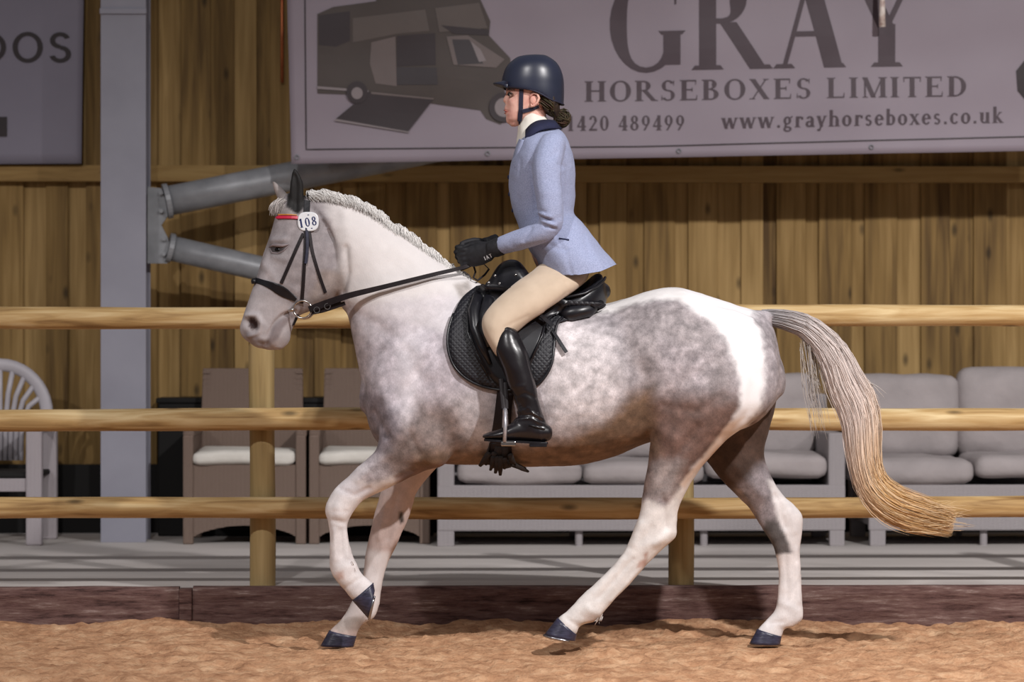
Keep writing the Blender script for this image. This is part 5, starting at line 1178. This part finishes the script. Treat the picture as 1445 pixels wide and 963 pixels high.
# ruffled tags hanging below
rg = random.Random(5)
for k, (x0, y0, x1, y1, r_) in enumerate([(690,640,677,658,.013),(696,645,692,664,.011),(701,645,699,668,.012),(706,645,706,671,.012),(712,648,712,662,.011),(720,642,728,659,.012),(722,655,742,662,.011),(728,658,746,666,.009),(715,650,733,661,.012),(698,640,685,656,.012),(704,630,703,655,.02),(712,630,714,655,.02),(696,625,694,650,.018)]):
    Y_ = -.10+.012*rg.uniform(-1, 1)-.004*k*0
    yy = -.13 if y0 < 650 else -.09
    q = MB(); q.tube([Vector(W(x0, y0, yy-.06)), Vector(W((x0+x1)/2+rg.uniform(-2, 2), (y0+y1)/2, yy-.03)), Vector(W(x1, y1, yy))], [r_*.9, r_, r_*.5], 8, flat=.6); q.build('sleeve_ruffle', M['ruff'] if 'ruff' in M else BL, gi, smooth=True)
# ================================================================== RIDER
rd = empty('person', Vector(W(770, 420, 0)), 'rider in pale blue tailored jacket, beige breeches and navy helmet sitting on the pony', 'person')
def rtube(mb, pts, n=16, sub=4, cap=.4):
    """pts: (px, py, Y, radius m): round limb"""
    T = catmull(pts, sub); q = MB(); P = [Vector(W(a[0], a[1], a[2])) for a in T]; R = [a[3] for a in T]
    P = [P[0]-(P[1]-P[0]).normalized()*R[0]*cap]+P+[P[-1]+(P[-1]-P[-2]).normalized()*R[-1]*cap]; R = [R[0]*.5]+R+[R[-1]*.5]
    q.tube(P, R, n); mb.add(q.v, q.f)
def my(P): return [tuple(list(p[:-1])+[p[-1]]) for p in P]
bb = MB()
headS = [(732,93,770,93,.040,0),(719,102,783,102,.064,0),(714.5,114,788,114,.074,0),(714.5,125,787,126,.074,0),(715,133,784,134,.071,0),(715,141,778,142,.067,0),(714.5,149,770,150,.062,0),(714,156,762,157,.057,0),(714,164,752,163,.050,0),(714.5,170,744,168,.040,0),(719,174,736,173,.024,0)]
loft(bb, headS, n=26, sub=4)
loft(bb, [(738,150,770,150,.05,0),(740,170,771,165,.052,0),(741,188,777,182,.058,0),(738,205,785,200,.08,0)], n=20, sub=3)
loft(bb, [(714.5,131,718,131,.008,0),(711.5,137,718,137,.010,0),(709.6,141.5,718,142,.014,0),(712,145.5,718,146,.011,0)], n=12, sub=3)      # nose
loft(bb, [(711.8,151,719,151,.017,0),(711.6,154.5,719,154.5,.022,0),(713,157,719,157,.018,0)], n=12, sub=2)       # upper lip
loft(bb, [(713,158.5,719,158.5,.02,0),(712.6,161,719,161,.019,0),(714.5,164,719,164,.014,0)], n=12, sub=2)       # lower lip
loft(bb, [(713.5,167,722,166,.016,0),(714.2,172,724,171,.018,0)], n=12, sub=2)
loft(bb, [(713.6,127.5,722,127,.045,0),(714,131,722,131,.04,0)], n=12, sub=2)    # brow
# torso, arms and legs under the clothes
loft(bb, [(742,188,784,186,.07,0),(738,204,798,204,.13,0),(733,240,803,240,.14,0),(734,285,800,285,.12,0),(740,320,808,320,.13,0),(750,360,815,360,.145,0),(765,392,815,392,.13,0)], n=24, sub=4)
for s in (-1, 1):
    rtube(bb, [(777,206,s*.13,.035),(772,240,s*.19,.035),(773,280,s*.215,.033),(779,314,s*.215,.03),(745,332,s*.18,.028),(715,346,s*.13,.024),(692,352,s*.085,.022)])
    rtube(bb, [(795,385,s*.10,.055),(788,392,s*.12,.055),(767,409,s*.18,.055),(743,427,s*.235,.050),(716,447,s*.275,.045),(704,462,s*.298,.040),(708,482,s*.322,.036),(722,508,s*.348,.034),(736,542,s*.357,.030),(747,576,s*.362,.025),(748,600,s*.366,.024),(715,612,s*.366,.02)])
me_b, Vb, Eb = remesh(bb, .0055)
setco(me_b, Vb); bx, by = proj(Vb); Nb = normals(me_b)
def sc2(pl, r, amt, cond=None):
    global Vb
    k = np.exp(-(segdist(bx, by, pl)/r)**2)*amt/1000*np.clip(np.abs(Nb[:, 1])*2, .25, 1)
    if cond is not None: k = k*cond
    Vb += Nb*k[:, None]
hm = np.abs(Vb[:, 1]) < .09
for a in (([(718,134.5),(722,135)],3.2,-6), ([(716,130),(724,129)],2.5,2.5), ([(722,145)],5,3.5), ([(713,157.6),(719,157.8)],1.0,-2.5), ([(716,165),(720,165)],2,-1.5), ([(742,160),(732,170)],4,2), ([(712.5,144.8),(715,145)],1.1,-2)): sc2(*a, cond=hm)
setco(me_b, Vb); link('body', me_b, M['skin'], rd)
for s in (-1, 1):
    q = MB(); ball(q, Vector(W(719.8, 135, 0))+Vector((0, s*.0395, 0)), .0092, 10); q.build('eye', M['eyewhite'], rd, smooth=True)
    q = MB(); ball(q, Vector(W(718.0, 135, 0))+Vector((-.0005, s*.0440, 0)), .0054, 8); q.build('iris', M['eye'], rd, smooth=True)
    q = MB(); q.tube([Vector(W(x_, y_, 0))+Vector((0, s*yy, 0)) for x_, y_, yy in ((715.6,134.5,.040),(717.5,132.6,.050),(721,132.8,.053),(724.5,135.2,.054))], [.0014,.0024,.0024,.001], 6); q.build('eyelid', M['hair'], rd, smooth=True)
    q = MB(); q.tube([Vector(W(x_, y_, 0))+Vector((0, s*yy, 0)) for x_, y_, yy in ((715,128.6,.035),(718,127.4,.050),(726,129,.062))], [.0016,.0026,.001], 6); q.build('eyebrow', M['hair'], rd, smooth=True)
    q = MB(); q.tube([Vector(W(x_, y_, 0))+Vector((0, s*yy, 0)) for x_, y_, yy in ((711.4,155.5,.0),(712.8,156.6,.012),(716.4,157.6,.023))], [.0022,.0022,.001], 6); q.tube([Vector(W(x_, y_, 0))+Vector((0, s*yy, 0)) for x_, y_, yy in ((712.3,160,.0),(713.5,159.6,.012),(716.4,158,.023))], [.0026,.0024,.001], 6); q.build('lips', M['lip'], rd, smooth=True)
    # ear
    c = Vector(W(752, 143, 0))+Vector((0, s*.068, 0)); q = MB()
    pts = [c+Vector((x_, s*o_, z_)) for x_, z_, o_ in ((-.014,.004,0),(-.010,.018,.004),(.002,.026,.010),(.016,.022,.014),(.022,.006,.014),(.016,-.010,.010),(.004,-.022,.005),(-.006,-.026,.002),(-.010,-.016,0))]
    q.tube(pts, [.003,.0045,.005,.0055,.0055,.005,.006,.006,.003], 8)
    ball(q, c+Vector((.002, s*.001, 0)), (.016, .007, .02), 10); q.build('ear', M['skin'], rd, smooth=True)
# hair
hh = MB()
loft(hh, [(756,122,788,126,.078,0),(758,133,790,140,.078,0),(763,146,790,152,.070,0),(762,154,792,160,.056,0),(770,160,794,166,.036,0)], n=22, sub=3)
me_h, Vh, Eh = remesh(hh, .006); setco(me_h, Vh); Nh = normals(me_h); Vh += Nh*(.0022*vnoise(Vh*[60, 60, 20], 31))[:, None]; setco(me_h, Vh); link('hair', me_h, M['hair'], rd)
def hgen(k):
    rnd = random.Random(k+5000); c = Vector(W(793, 167, 0))
    if k < 420:
        ax = Vector((rnd.gauss(0, 1), rnd.gauss(0, 1), rnd.gauss(0, 1))).normalized(); a = ax.orthogonal().normalized(); b = ax.cross(a); R = .0305*rnd.uniform(.9, 1.16); th0 = rnd.random()*6.28
        off = Vector((rnd.gauss(0, .003), rnd.gauss(0, .003), rnd.gauss(0, .003)))
        return [c+off+(a*math.cos(th0+t)*R+b*math.sin(th0+t)*R*.95) for t in np.linspace(0, 1.9, 8)], rnd.uniform(.0012, .0024), [(.035+.03*rnd.random(),.024+.02*rnd.random(),.018)]*8
    y = rnd.uniform(-.07, .07); x0, y0 = rnd.uniform(758, 768), rnd.uniform(130, 146); 
    C_ = catmull([(x0, y0, y*1.15), (x0+14, y0+11, y*1.1), (778+rnd.uniform(-4, 4), 155+rnd.uniform(-5, 7), y*.7), (788, 164+rnd.uniform(-5, 5), y*.3)], 3)
    return [Vector(W(a[0], a[1], a[2])) for a in C_], rnd.uniform(.001, .002), [(.03+.03*rnd.random(),.022+.018*rnd.random(),.016)]*len(C_)
q = MB(); ball(q, Vector(W(793, 167, 0)), (.031, .029, .032), 14); q.build('hair_bun', M['hair'], rd, smooth=True)
o = strands('hair_strands', hgen, 700, M['tail'], rd); tag(o, kind='stuff')
# helmet
hs = MB()
HS = [(752,77,764,77.5,.012,0),(733,79.5,772,79,.045,0),(722,86,784,87,.072,0),(714,95,791,97,.086,0),(709.5,107,795,110,.093,0),(707.5,118,796,122,.095,0),(708,123.5,796,135,.095,0),(712,125.5,795.5,148,.092,0)]
T = catmull(HS, 5); n = 40; rings = []
for a in T:
    A_, B_ = W(a[0], a[1], 0), W(a[2], a[3], 0); c = (A_+B_)/2; u = (A_-B_)/2; rings.append([Vector(c+u*math.cos(2*math.pi*k/n)+np.array([0, a[4]*math.sin(2*math.pi*k/n), 0])) for k in range(n)])
V_ = [v for r in rings for v in r]; m = len(rings)
# lower edge arches over the ear: lift verts of the last rings at the sides
def arch(v):
    x_, y_ = proj(np.array([v]))
    lim = np.interp(x_[0], [707, 713, 730, 746, 758, 769, 779, 788, 796], [122.5, 123.5, 124.5, 125.8, 129.5, 135.5, 142, 147.5, 148.5])
    if y_[0] > lim: v.z = W(x_[0], lim, v.y)[2]
    return v
for r in range(m): 
    for k in range(n): arch(V_[r*n+k])
F = [(i*n+k, i*n+(k+1) % n, (i+1)*n+(k+1) % n, (i+1)*n+k) for i in range(m-1) for k in range(n)]+[tuple(range(n))]
hs.add(V_, F); he = hs.build('helmet', M['helmet'], rd, smooth=True)
md = he.modifiers.new('s', 'SOLIDIFY'); md.thickness = .006; md.offset = -1
edge = [V_[(m-1)*n+k] for k in range(n)]
q = MB(); q.tube(edge+[edge[0]], .0035, 6, caps=False); q.build('helmet_rim', M['strap'], rd, smooth=True)
# peak
q = MB(); vs = []; nn2 = 13
for lay, dz in ((0, .012), (1, -.012)):
    for j, t in enumerate((0, .5, 1)):
        for k in range(nn2):
            a = math.pi*(k/(nn2-1)-.5); x0, x1 = 716-6.0*math.cos(a), 716-20*math.cos(a)**.8; px_ = x0+(x1-x0)*t; yy_ = .079*math.sin(a)*(1-.10*t); pz = 118.6+(-.6*t)+3.0*abs(math.sin(a))**2
            P = W(px_, pz, 0); vs.append((P[0], yy_, P[2]+dz*(1-.8*t)))
L = 3*nn2; fs = []
for j in range(2):
    for k in range(nn2-1): a = (j*nn2+k, j*nn2+k+1, (j+1)*nn2+k+1, (j+1)*nn2+k); fs += [a, tuple(v+L for v in a[::-1])]
for k in range(nn2-1): fs.append((2*nn2+k, 2*nn2+k+1, L+2*nn2+k+1, L+2*nn2+k))
q.add(vs, fs); q.build('helmet_peak', M['helmet'], rd, smooth=True)
# harness
HV = BVHTree.FromPolygons([tuple(v) for v in Vb], [tuple(p.vertices) for p in me_b.polygons])
strap([(736,124),(736,134),(735,146),(735,156)], .0088, .002, .003, M['strap'], 'harness_strap', rd, both=True, bvh=HV)
strap([(735,155),(733.5,162),(733,170)], [.009,.010,.009], .003, .004, M['strap'], 'chin_strap', rd, both=True, bvh=HV)
strap([(737,157),(745,155.5),(753,153.5),(760,150)], [.0085,.008,.007,.006], .004, .003, M['strap'], 'harness_strap', rd, both=True, bvh=HV)
q = MB(); q.tube([Vector(W(733,172,-.03)), Vector(W(733,175.5,0)), Vector(W(733,172,.03))], .008, 8, flat=.5); q.build('chin_strap', M['strap'], rd, smooth=True)
# stock shirt
ss = MB(); loft(ss, [(733,171,770,163,.056,0),(731,178,774,170,.062,0),(730,188,782,184,.075,0),(728.5,200,775,200,.07,0),(729,214,765,214,.05,0)], n=24, sub=4)
me_s, Vs_, Es_ = remesh(ss, .006); Vs_ += (.0018*vnoise(Vs_*45, 41))[:, None]*np.array([1, 1, .4]); setco(me_s, Vs_); link('stock', me_s, M['shirt'], rd)
# jacket
jb = MB()
loft(jb, [(744,187,786,180,.07,0),(739,192,795,188,.115,0),(733,199,801,199,.155,0),(728,210,806,212,.175,0),(722,226,810,228,.182,0),(719,245,812,247,.175,0),(718.5,265,812,267,.162,0),(720.5,284,811,286,.15,0),(724.5,300,810.5,302,.146,0),
 (730,315,822,314,.158,0),(737,334,836,332,.185,0),(746,352,850,352,.212,0),(755,368,867,370,.232,0),(762,388,878,388,.242,0),(768,400,884,402,.245,0)], n=36, sub=5, e=2.2, cap=.02)
for s in (-1, 1):
    rtube(jb, [(783,201,s*.125,.050),(777,212,s*.160,.058),(772,238,s*.198,.058),(774,270,s*.222,.054),(777,298,s*.230,.051),(778,316,s*.226,.046),(765,327,s*.212,.045),(745,335,s*.185,.043),(722,342,s*.150,.040),(706,347,s*.122,.036)], cap=.1)
me_j, Vj, Ej = remesh(jb, .0062); setco(me_j, Vj); Nj = normals(me_j); jx_, jy_ = proj(Vj); fl = np.clip(np.abs(Nj[:, 1])*1.5, .2, 1)
cut = (jy_ > np.interp(jx_, [750, 759, 771, 792, 817, 848, 870], [374, 377, 385, 389, 388, 383, 373]))
for k_ in np.where(cut)[0]:
    lim = np.interp(jx_[k_], [750, 759, 771, 792, 817, 848, 870], [374, 377, 385, 389, 388, 383, 373]); Vj[k_, 2] = W(jx_[k_], lim, Vj[k_, 1])[2]
def sj(pl, r, amt):
    global Vj
    Vj += Nj*(np.exp(-(segdist(jx_, jy_, pl)/r)**2)*amt/1000*fl)[:, None]
for a in (([(748,232),(752,262),(756,288)],2.5,-5), ([(797,205),(800,240),(798,290)],2.5,-3), ([(760,300),(778,307)],2.2,7), ([(762,306),(780,313)],1.8,-8), ([(765,312),(784,318)],2,7), ([(768,319),(785,324)],1.8,-7), ([(750,322),(740,340)],2.5,-4), ([(788,232),(800,238)],3,-4), ([(792,242),(806,236)],3,3),
 ([(800,305),(770,312)],4,-3), ([(783,330),(800,360),(806,386)],3,-2.5), ([(812,312),(835,345),(850,382)],5,2.5), ([(824,330),(836,380)],3,-3), ([(776,345),(790,352),(800,352)],3,-3), ([(735,225),(729,262),(731,292)],3,-2), ([(745,340),(730,345)],3,2),
 ([(760,228),(766,270)],6,2), ([(757,296),(770,300)],2,-4), ([(775,224),(785,215)],4,-3)): sj(*a)
Vj += Nj*(.0022*vnoise(Vj*16, 51)+.0012*vnoise(Vj*36, 52))[:, None]; setco(me_j, Vj)
bmj = bmesh.new(); bmj.from_mesh(me_j); bmj.verts.ensure_lookup_table()
limj = np.interp(jx_, [750, 759, 771, 792, 817, 848, 870], [374, 377, 385, 389, 388, 383, 373]); low = jy_ > limj+2.2
bmesh.ops.delete(bmj, geom=[f for f in bmj.faces if all(low[v.index] for v in f.verts)], context='FACES'); bmj.to_mesh(me_j); bmj.free()
link('jacket', me_j, M['jacket'], rd)
JV = BVHTree.FromPolygons([tuple(v.co) for v in me_j.vertices], [tuple(p.vertices) for p in me_j.polygons])
# collar, lapel, pocket flap
def wrap(outer, inner, mat, name, off=.004, th=.006):
    q = MB(); vs = []; n_ = len(outer)
    for s in (1,):
        pass
    O = catmull(outer, 4); I = catmull(inner, 4)
    for i in range(len(O)):
        for p in (O[i], I[i]): vs.append(Vector(W(p[0], p[1], p[2])))
    f1 = [(2*i, 2*i+1, 2*i+3, 2*i+2) for i in range(len(O)-1)]
    for s in (1, -1):
        q = MB(); q.add([v if s == 1 else mir(v) for v in vs], f1); o_ = q.build(name, mat, rd, smooth=True); md = o_.modifiers.new('s', 'SOLIDIFY'); md.thickness = th; md.offset = 0
wrap([(742,184,-.066),(748,177,-.072),(757,171.5,-.074),(768,169.5,-.066),(779,170,-.045),(785,171,0)], [(741.5,199,-.105),(750,192,-.118),(760,185,-.122),(773,181.5,-.115),(786,181,-.08),(793,182,0)], M['navy'], 'collar')
wrap([(741.5,199,-.108),(737,206,-.110),(732,218,-.105),(727,236,-.10)], [(733,196,-.082),(729,206,-.078),(725,220,-.06),(722,240,-.04)], M['jacket'], 'lapel', th=.004)
strap([(789,337),(796,338),(803,339)], .0035, .001, .002, M['navy'], 'pocket_welt', rd, both=True, bvh=JV)
for y_ in (250, 274, 297):
    l, n6, i6, d6 = JV.ray_cast(Vector(W(600, y_, 0)), Vector((1, 0, 0)), 5)
    if l is not None:
        q = MB(); ball(q, l+Vector((-.002, 0, 0)), (.004, .009, .009), 8); q.build('button', M['navy'], rd, smooth=True)
# breeches
br_ = MB()
loft(br_, [(752,345,812,345,.13,0),(758,370,824,372,.15,0),(765,390,824,398,.145,0),(775,405,815,410,.12,0)], n=28, sub=4)
for s in (-1, 1):
    loft(br_, [(768,366,832,385,.085,s*.07),(752,382,825,399,.092,s*.13),(730,397,804,416,.092,s*.185),(709,415,778,434,.086,s*.235),(691,433,752,451,.077,s*.275),(680.5,450,733,466,.068,s*.30),(680.5,466,723,474,.060,s*.315),(689,485,720,488,.053,s*.325),(700,502,735,500,.046,s*.335)], n=26, sub=4)
me_r, Vr, Er = remesh(br_, .0068); setco(me_r, Vr); Nr = normals(me_r); rx_, ry_ = proj(Vr)
for pl, r, amt in (([(798,398),(802,412),(770,440)],2.5,-3), ([(765,386),(795,392)],3,2), ([(745,446),(712,462)],2.5,-2.5), ([(700,440),(695,462)],5,2)): Vr += Nr*(np.exp(-(segdist(rx_, ry_, pl)/r)**2)*amt/1000)[:, None]
Vr += Nr*(.0016*vnoise(Vr*20, 61))[:, None]; setco(me_r, Vr); link('breeches', me_r, M['breeches'], rd)
# boots
for s in (-1, 1):
    bt = MB()
    loft(bt, [(707,463,722,461,.040,s*.322),(699,474,730,468,.050,s*.330),(696,488,738,483,.056,s*.338),(700,500,745,497,.058,s*.345),(708,519,749.5,519,.057,s*.352),(716,542,756,543,.049,s*.358),(724,558,759,560,.043,s*.362),(730,574,763,577,.038,s*.364),(730,586,769,592,.038,s*.366),(722,597,772,604,.039,s*.368),(722,606,772,614,.038,s*.368)], n=26, sub=4, cap=.05)
    loft(bt, [(773,600,772,623,.030,s*.368),(764,596,764,625,.036,s*.368),(748,592,748,624,.038,s*.368),(730,594,730,623,.040,s*.368),(715,601,715,622.5,.044,s*.368),(700,607.5,700,621.5,.045,s*.366),(689,610.5,689,620.5,.038,s*.364),(682,613.5,682,618.5,.022,s*.362)], n=22, sub=4)
    me_t, Vt, Et = remesh(bt, .0055); setco(me_t, Vt); Nt = normals(me_t); tx, ty = proj(np.stack([Vt[:, 0], -np.abs(Vt[:, 1]), Vt[:, 2]], 1))
    for pl, r, amt in (([(726,583),(745,577),(762,590)],2,4), ([(728,588),(748,586),(766,595)],1.8,-5), ([(730,592),(750,590),(768,600)],2,4), ([(735,575),(758,583)],1.8,-3), ([(726,560),(740,555),(757,562)],2.5,-2.5), ([(722,548),(738,545)],3,2), ([(700,470),(706,465),(716,463),(726,468),(733,476)],1.4,2.5), ([(760,604),(764,622)],1.5,1.5), ([(712,604),(716,622)],1.2,-1.5), ([(730,480),(743,510),(752,545)],2,1.5)):
        Vt += Nt*(np.exp(-(segdist(tx, ty, pl)/r)**2)*amt/1000)[:, None]
    Vt += Nt*(.0012*vnoise(Vt*24, 71))[:, None]; setco(me_t, Vt); bo = link('boot', me_t, M['boot'], rd)
    q = MB(); sgn = 1 if s == -1 else -1
    def w4(x_, y_, Y_): return Vector(W(x_, y_, -Y_)) if s == -1 else mir(W(x_, y_, -Y_))
    # sole outline
    sole = []
    for x_, hw_ in ((683,.012),(689,.030),(700,.042),(715,.043),(730,.038),(745,.034),(760,.033),(770,.028),(773,.015)): sole.append((x_, hw_))
    vs = []
    for lay in (0, 1):
        for x_, hw_ in sole:
            for sg in (-1, 1):
                yb_ = 619.5+(x_-683)*.05; P = w4(x_, yb_+lay*3.2, .368); vs.append(P+Vector((0, sg*hw_, 0)))
    L_ = 2*len(sole); fs = []
    for i in range(len(sole)-1): a = (2*i, 2*i+1, 2*i+3, 2*i+2); fs += [a, tuple(v+L_ for v in a[::-1]), (2*i, 2*i+2, L_+2*i+2, L_+2*i), (2*i+1, L_+2*i+1, L_+2*i+3, 2*i+3)]
    fs += [(0, L_, L_+1, 1), (L_-2, L_-1, 2*L_-1, 2*L_-2)]
    q.add(vs, fs); q.build('boot_sole', M['leather'], rd)
    q = MB(); a, b = w4(747, 624, .368), w4(771.5, 631, .368); q.box((a.x, a.y-.032, b.z), (b.x, a.y+.032, a.z)); q.build('boot_heel', M['leather'], rd, bevel=.003)
    q = MB(); q.tube([w4(x_, y_, Y_) for x_, y_, Y_ in ((746,600,.408),(758,603,.408),(768,606,.402),(774,608,.375),(768,606,.335))], .0045, 6, flat=.5); q.build('spur_strap', M['leather'], rd, smooth=True)
# gloved hands holding the reins
for s in (-1, 1):
    gl = MB(); ox, oy = (0, 0) if s == -1 else (-4, -5)
    def g(x_, y_, Y_, r_): return (x_+ox, y_+oy, s*Y_, r_)
    rtube(gl, [g(708,347,.122,.038), g(700,350,.116,.037), g(692,352,.105,.034)], cap=.05)
    loft(gl, [(688+ox,340+oy,694+ox,368+oy,.028,s*.105),(676+ox,344+oy,682+ox,374+oy,.026,s*.092),(664+ox,347+oy,668+ox,377+oy,.022,s*.080),(657+ox,351+oy,660+ox,376+oy,.017,s*.072)], n=18, sub=3)
    for k, (L1, L2) in enumerate(((13, 11), (15, 11), (14, 11), (11, 10))):
        y0 = 352+k*6.6; x0 = 662+k*.6
        rtube(gl, [g(x0,y0,.078,.0108), g(x0-L1*.55,y0+1,.074,.0108), g(x0-L1,y0+2.2,.058,.0102), g(x0-L1+1.5,y0+3,.036,.0096), g(x0-L1+L2,y0+2.2,.032,.0088)], n=10, sub=3)
    rtube(gl, [g(684,346,.085,.0135), g(674,344.5,.066,.0125), g(664,346,.052,.011), g(654,349.5,.046,.0095)], n=10, sub=3)
    me_g, Vg, Eg = remesh(gl, .0042, iters=4); Vg += normals(me_g)*(.0012*vnoise(Vg*70, 81))[:, None]; setco(me_g, Vg); link('glove', me_g, M['glove'], rd)
    if s == -1:
        GV = BVHTree.FromPolygons([tuple(v) for v in Vg], [tuple(p.vertices) for p in me_g.polygons]); adv = 0
        for ch in 'IAT':
            gq, a_ = glyph(ch, T=.2, t=.12); mb = MB()
            for poly in gq:
                v = []
                for gx, gy in poly:
                    X_ = (adv+gx)*5.2; Y2 = -gy*5.2; xx = 684.5+X_*math.cos(.45)+Y2*math.sin(.45); yy2 = 367.5-X_*math.sin(.45)+Y2*math.cos(.45); l, n5 = hit(xx, yy2, .0012, GV)
                    v.append(l if l is not None else Vector(W(xx, yy2, -.14)))
                mb.add(v, [(0, 1, 2, 3)])
            mb.build('glove_letter', M['white_print'], rd); adv += a_+.1
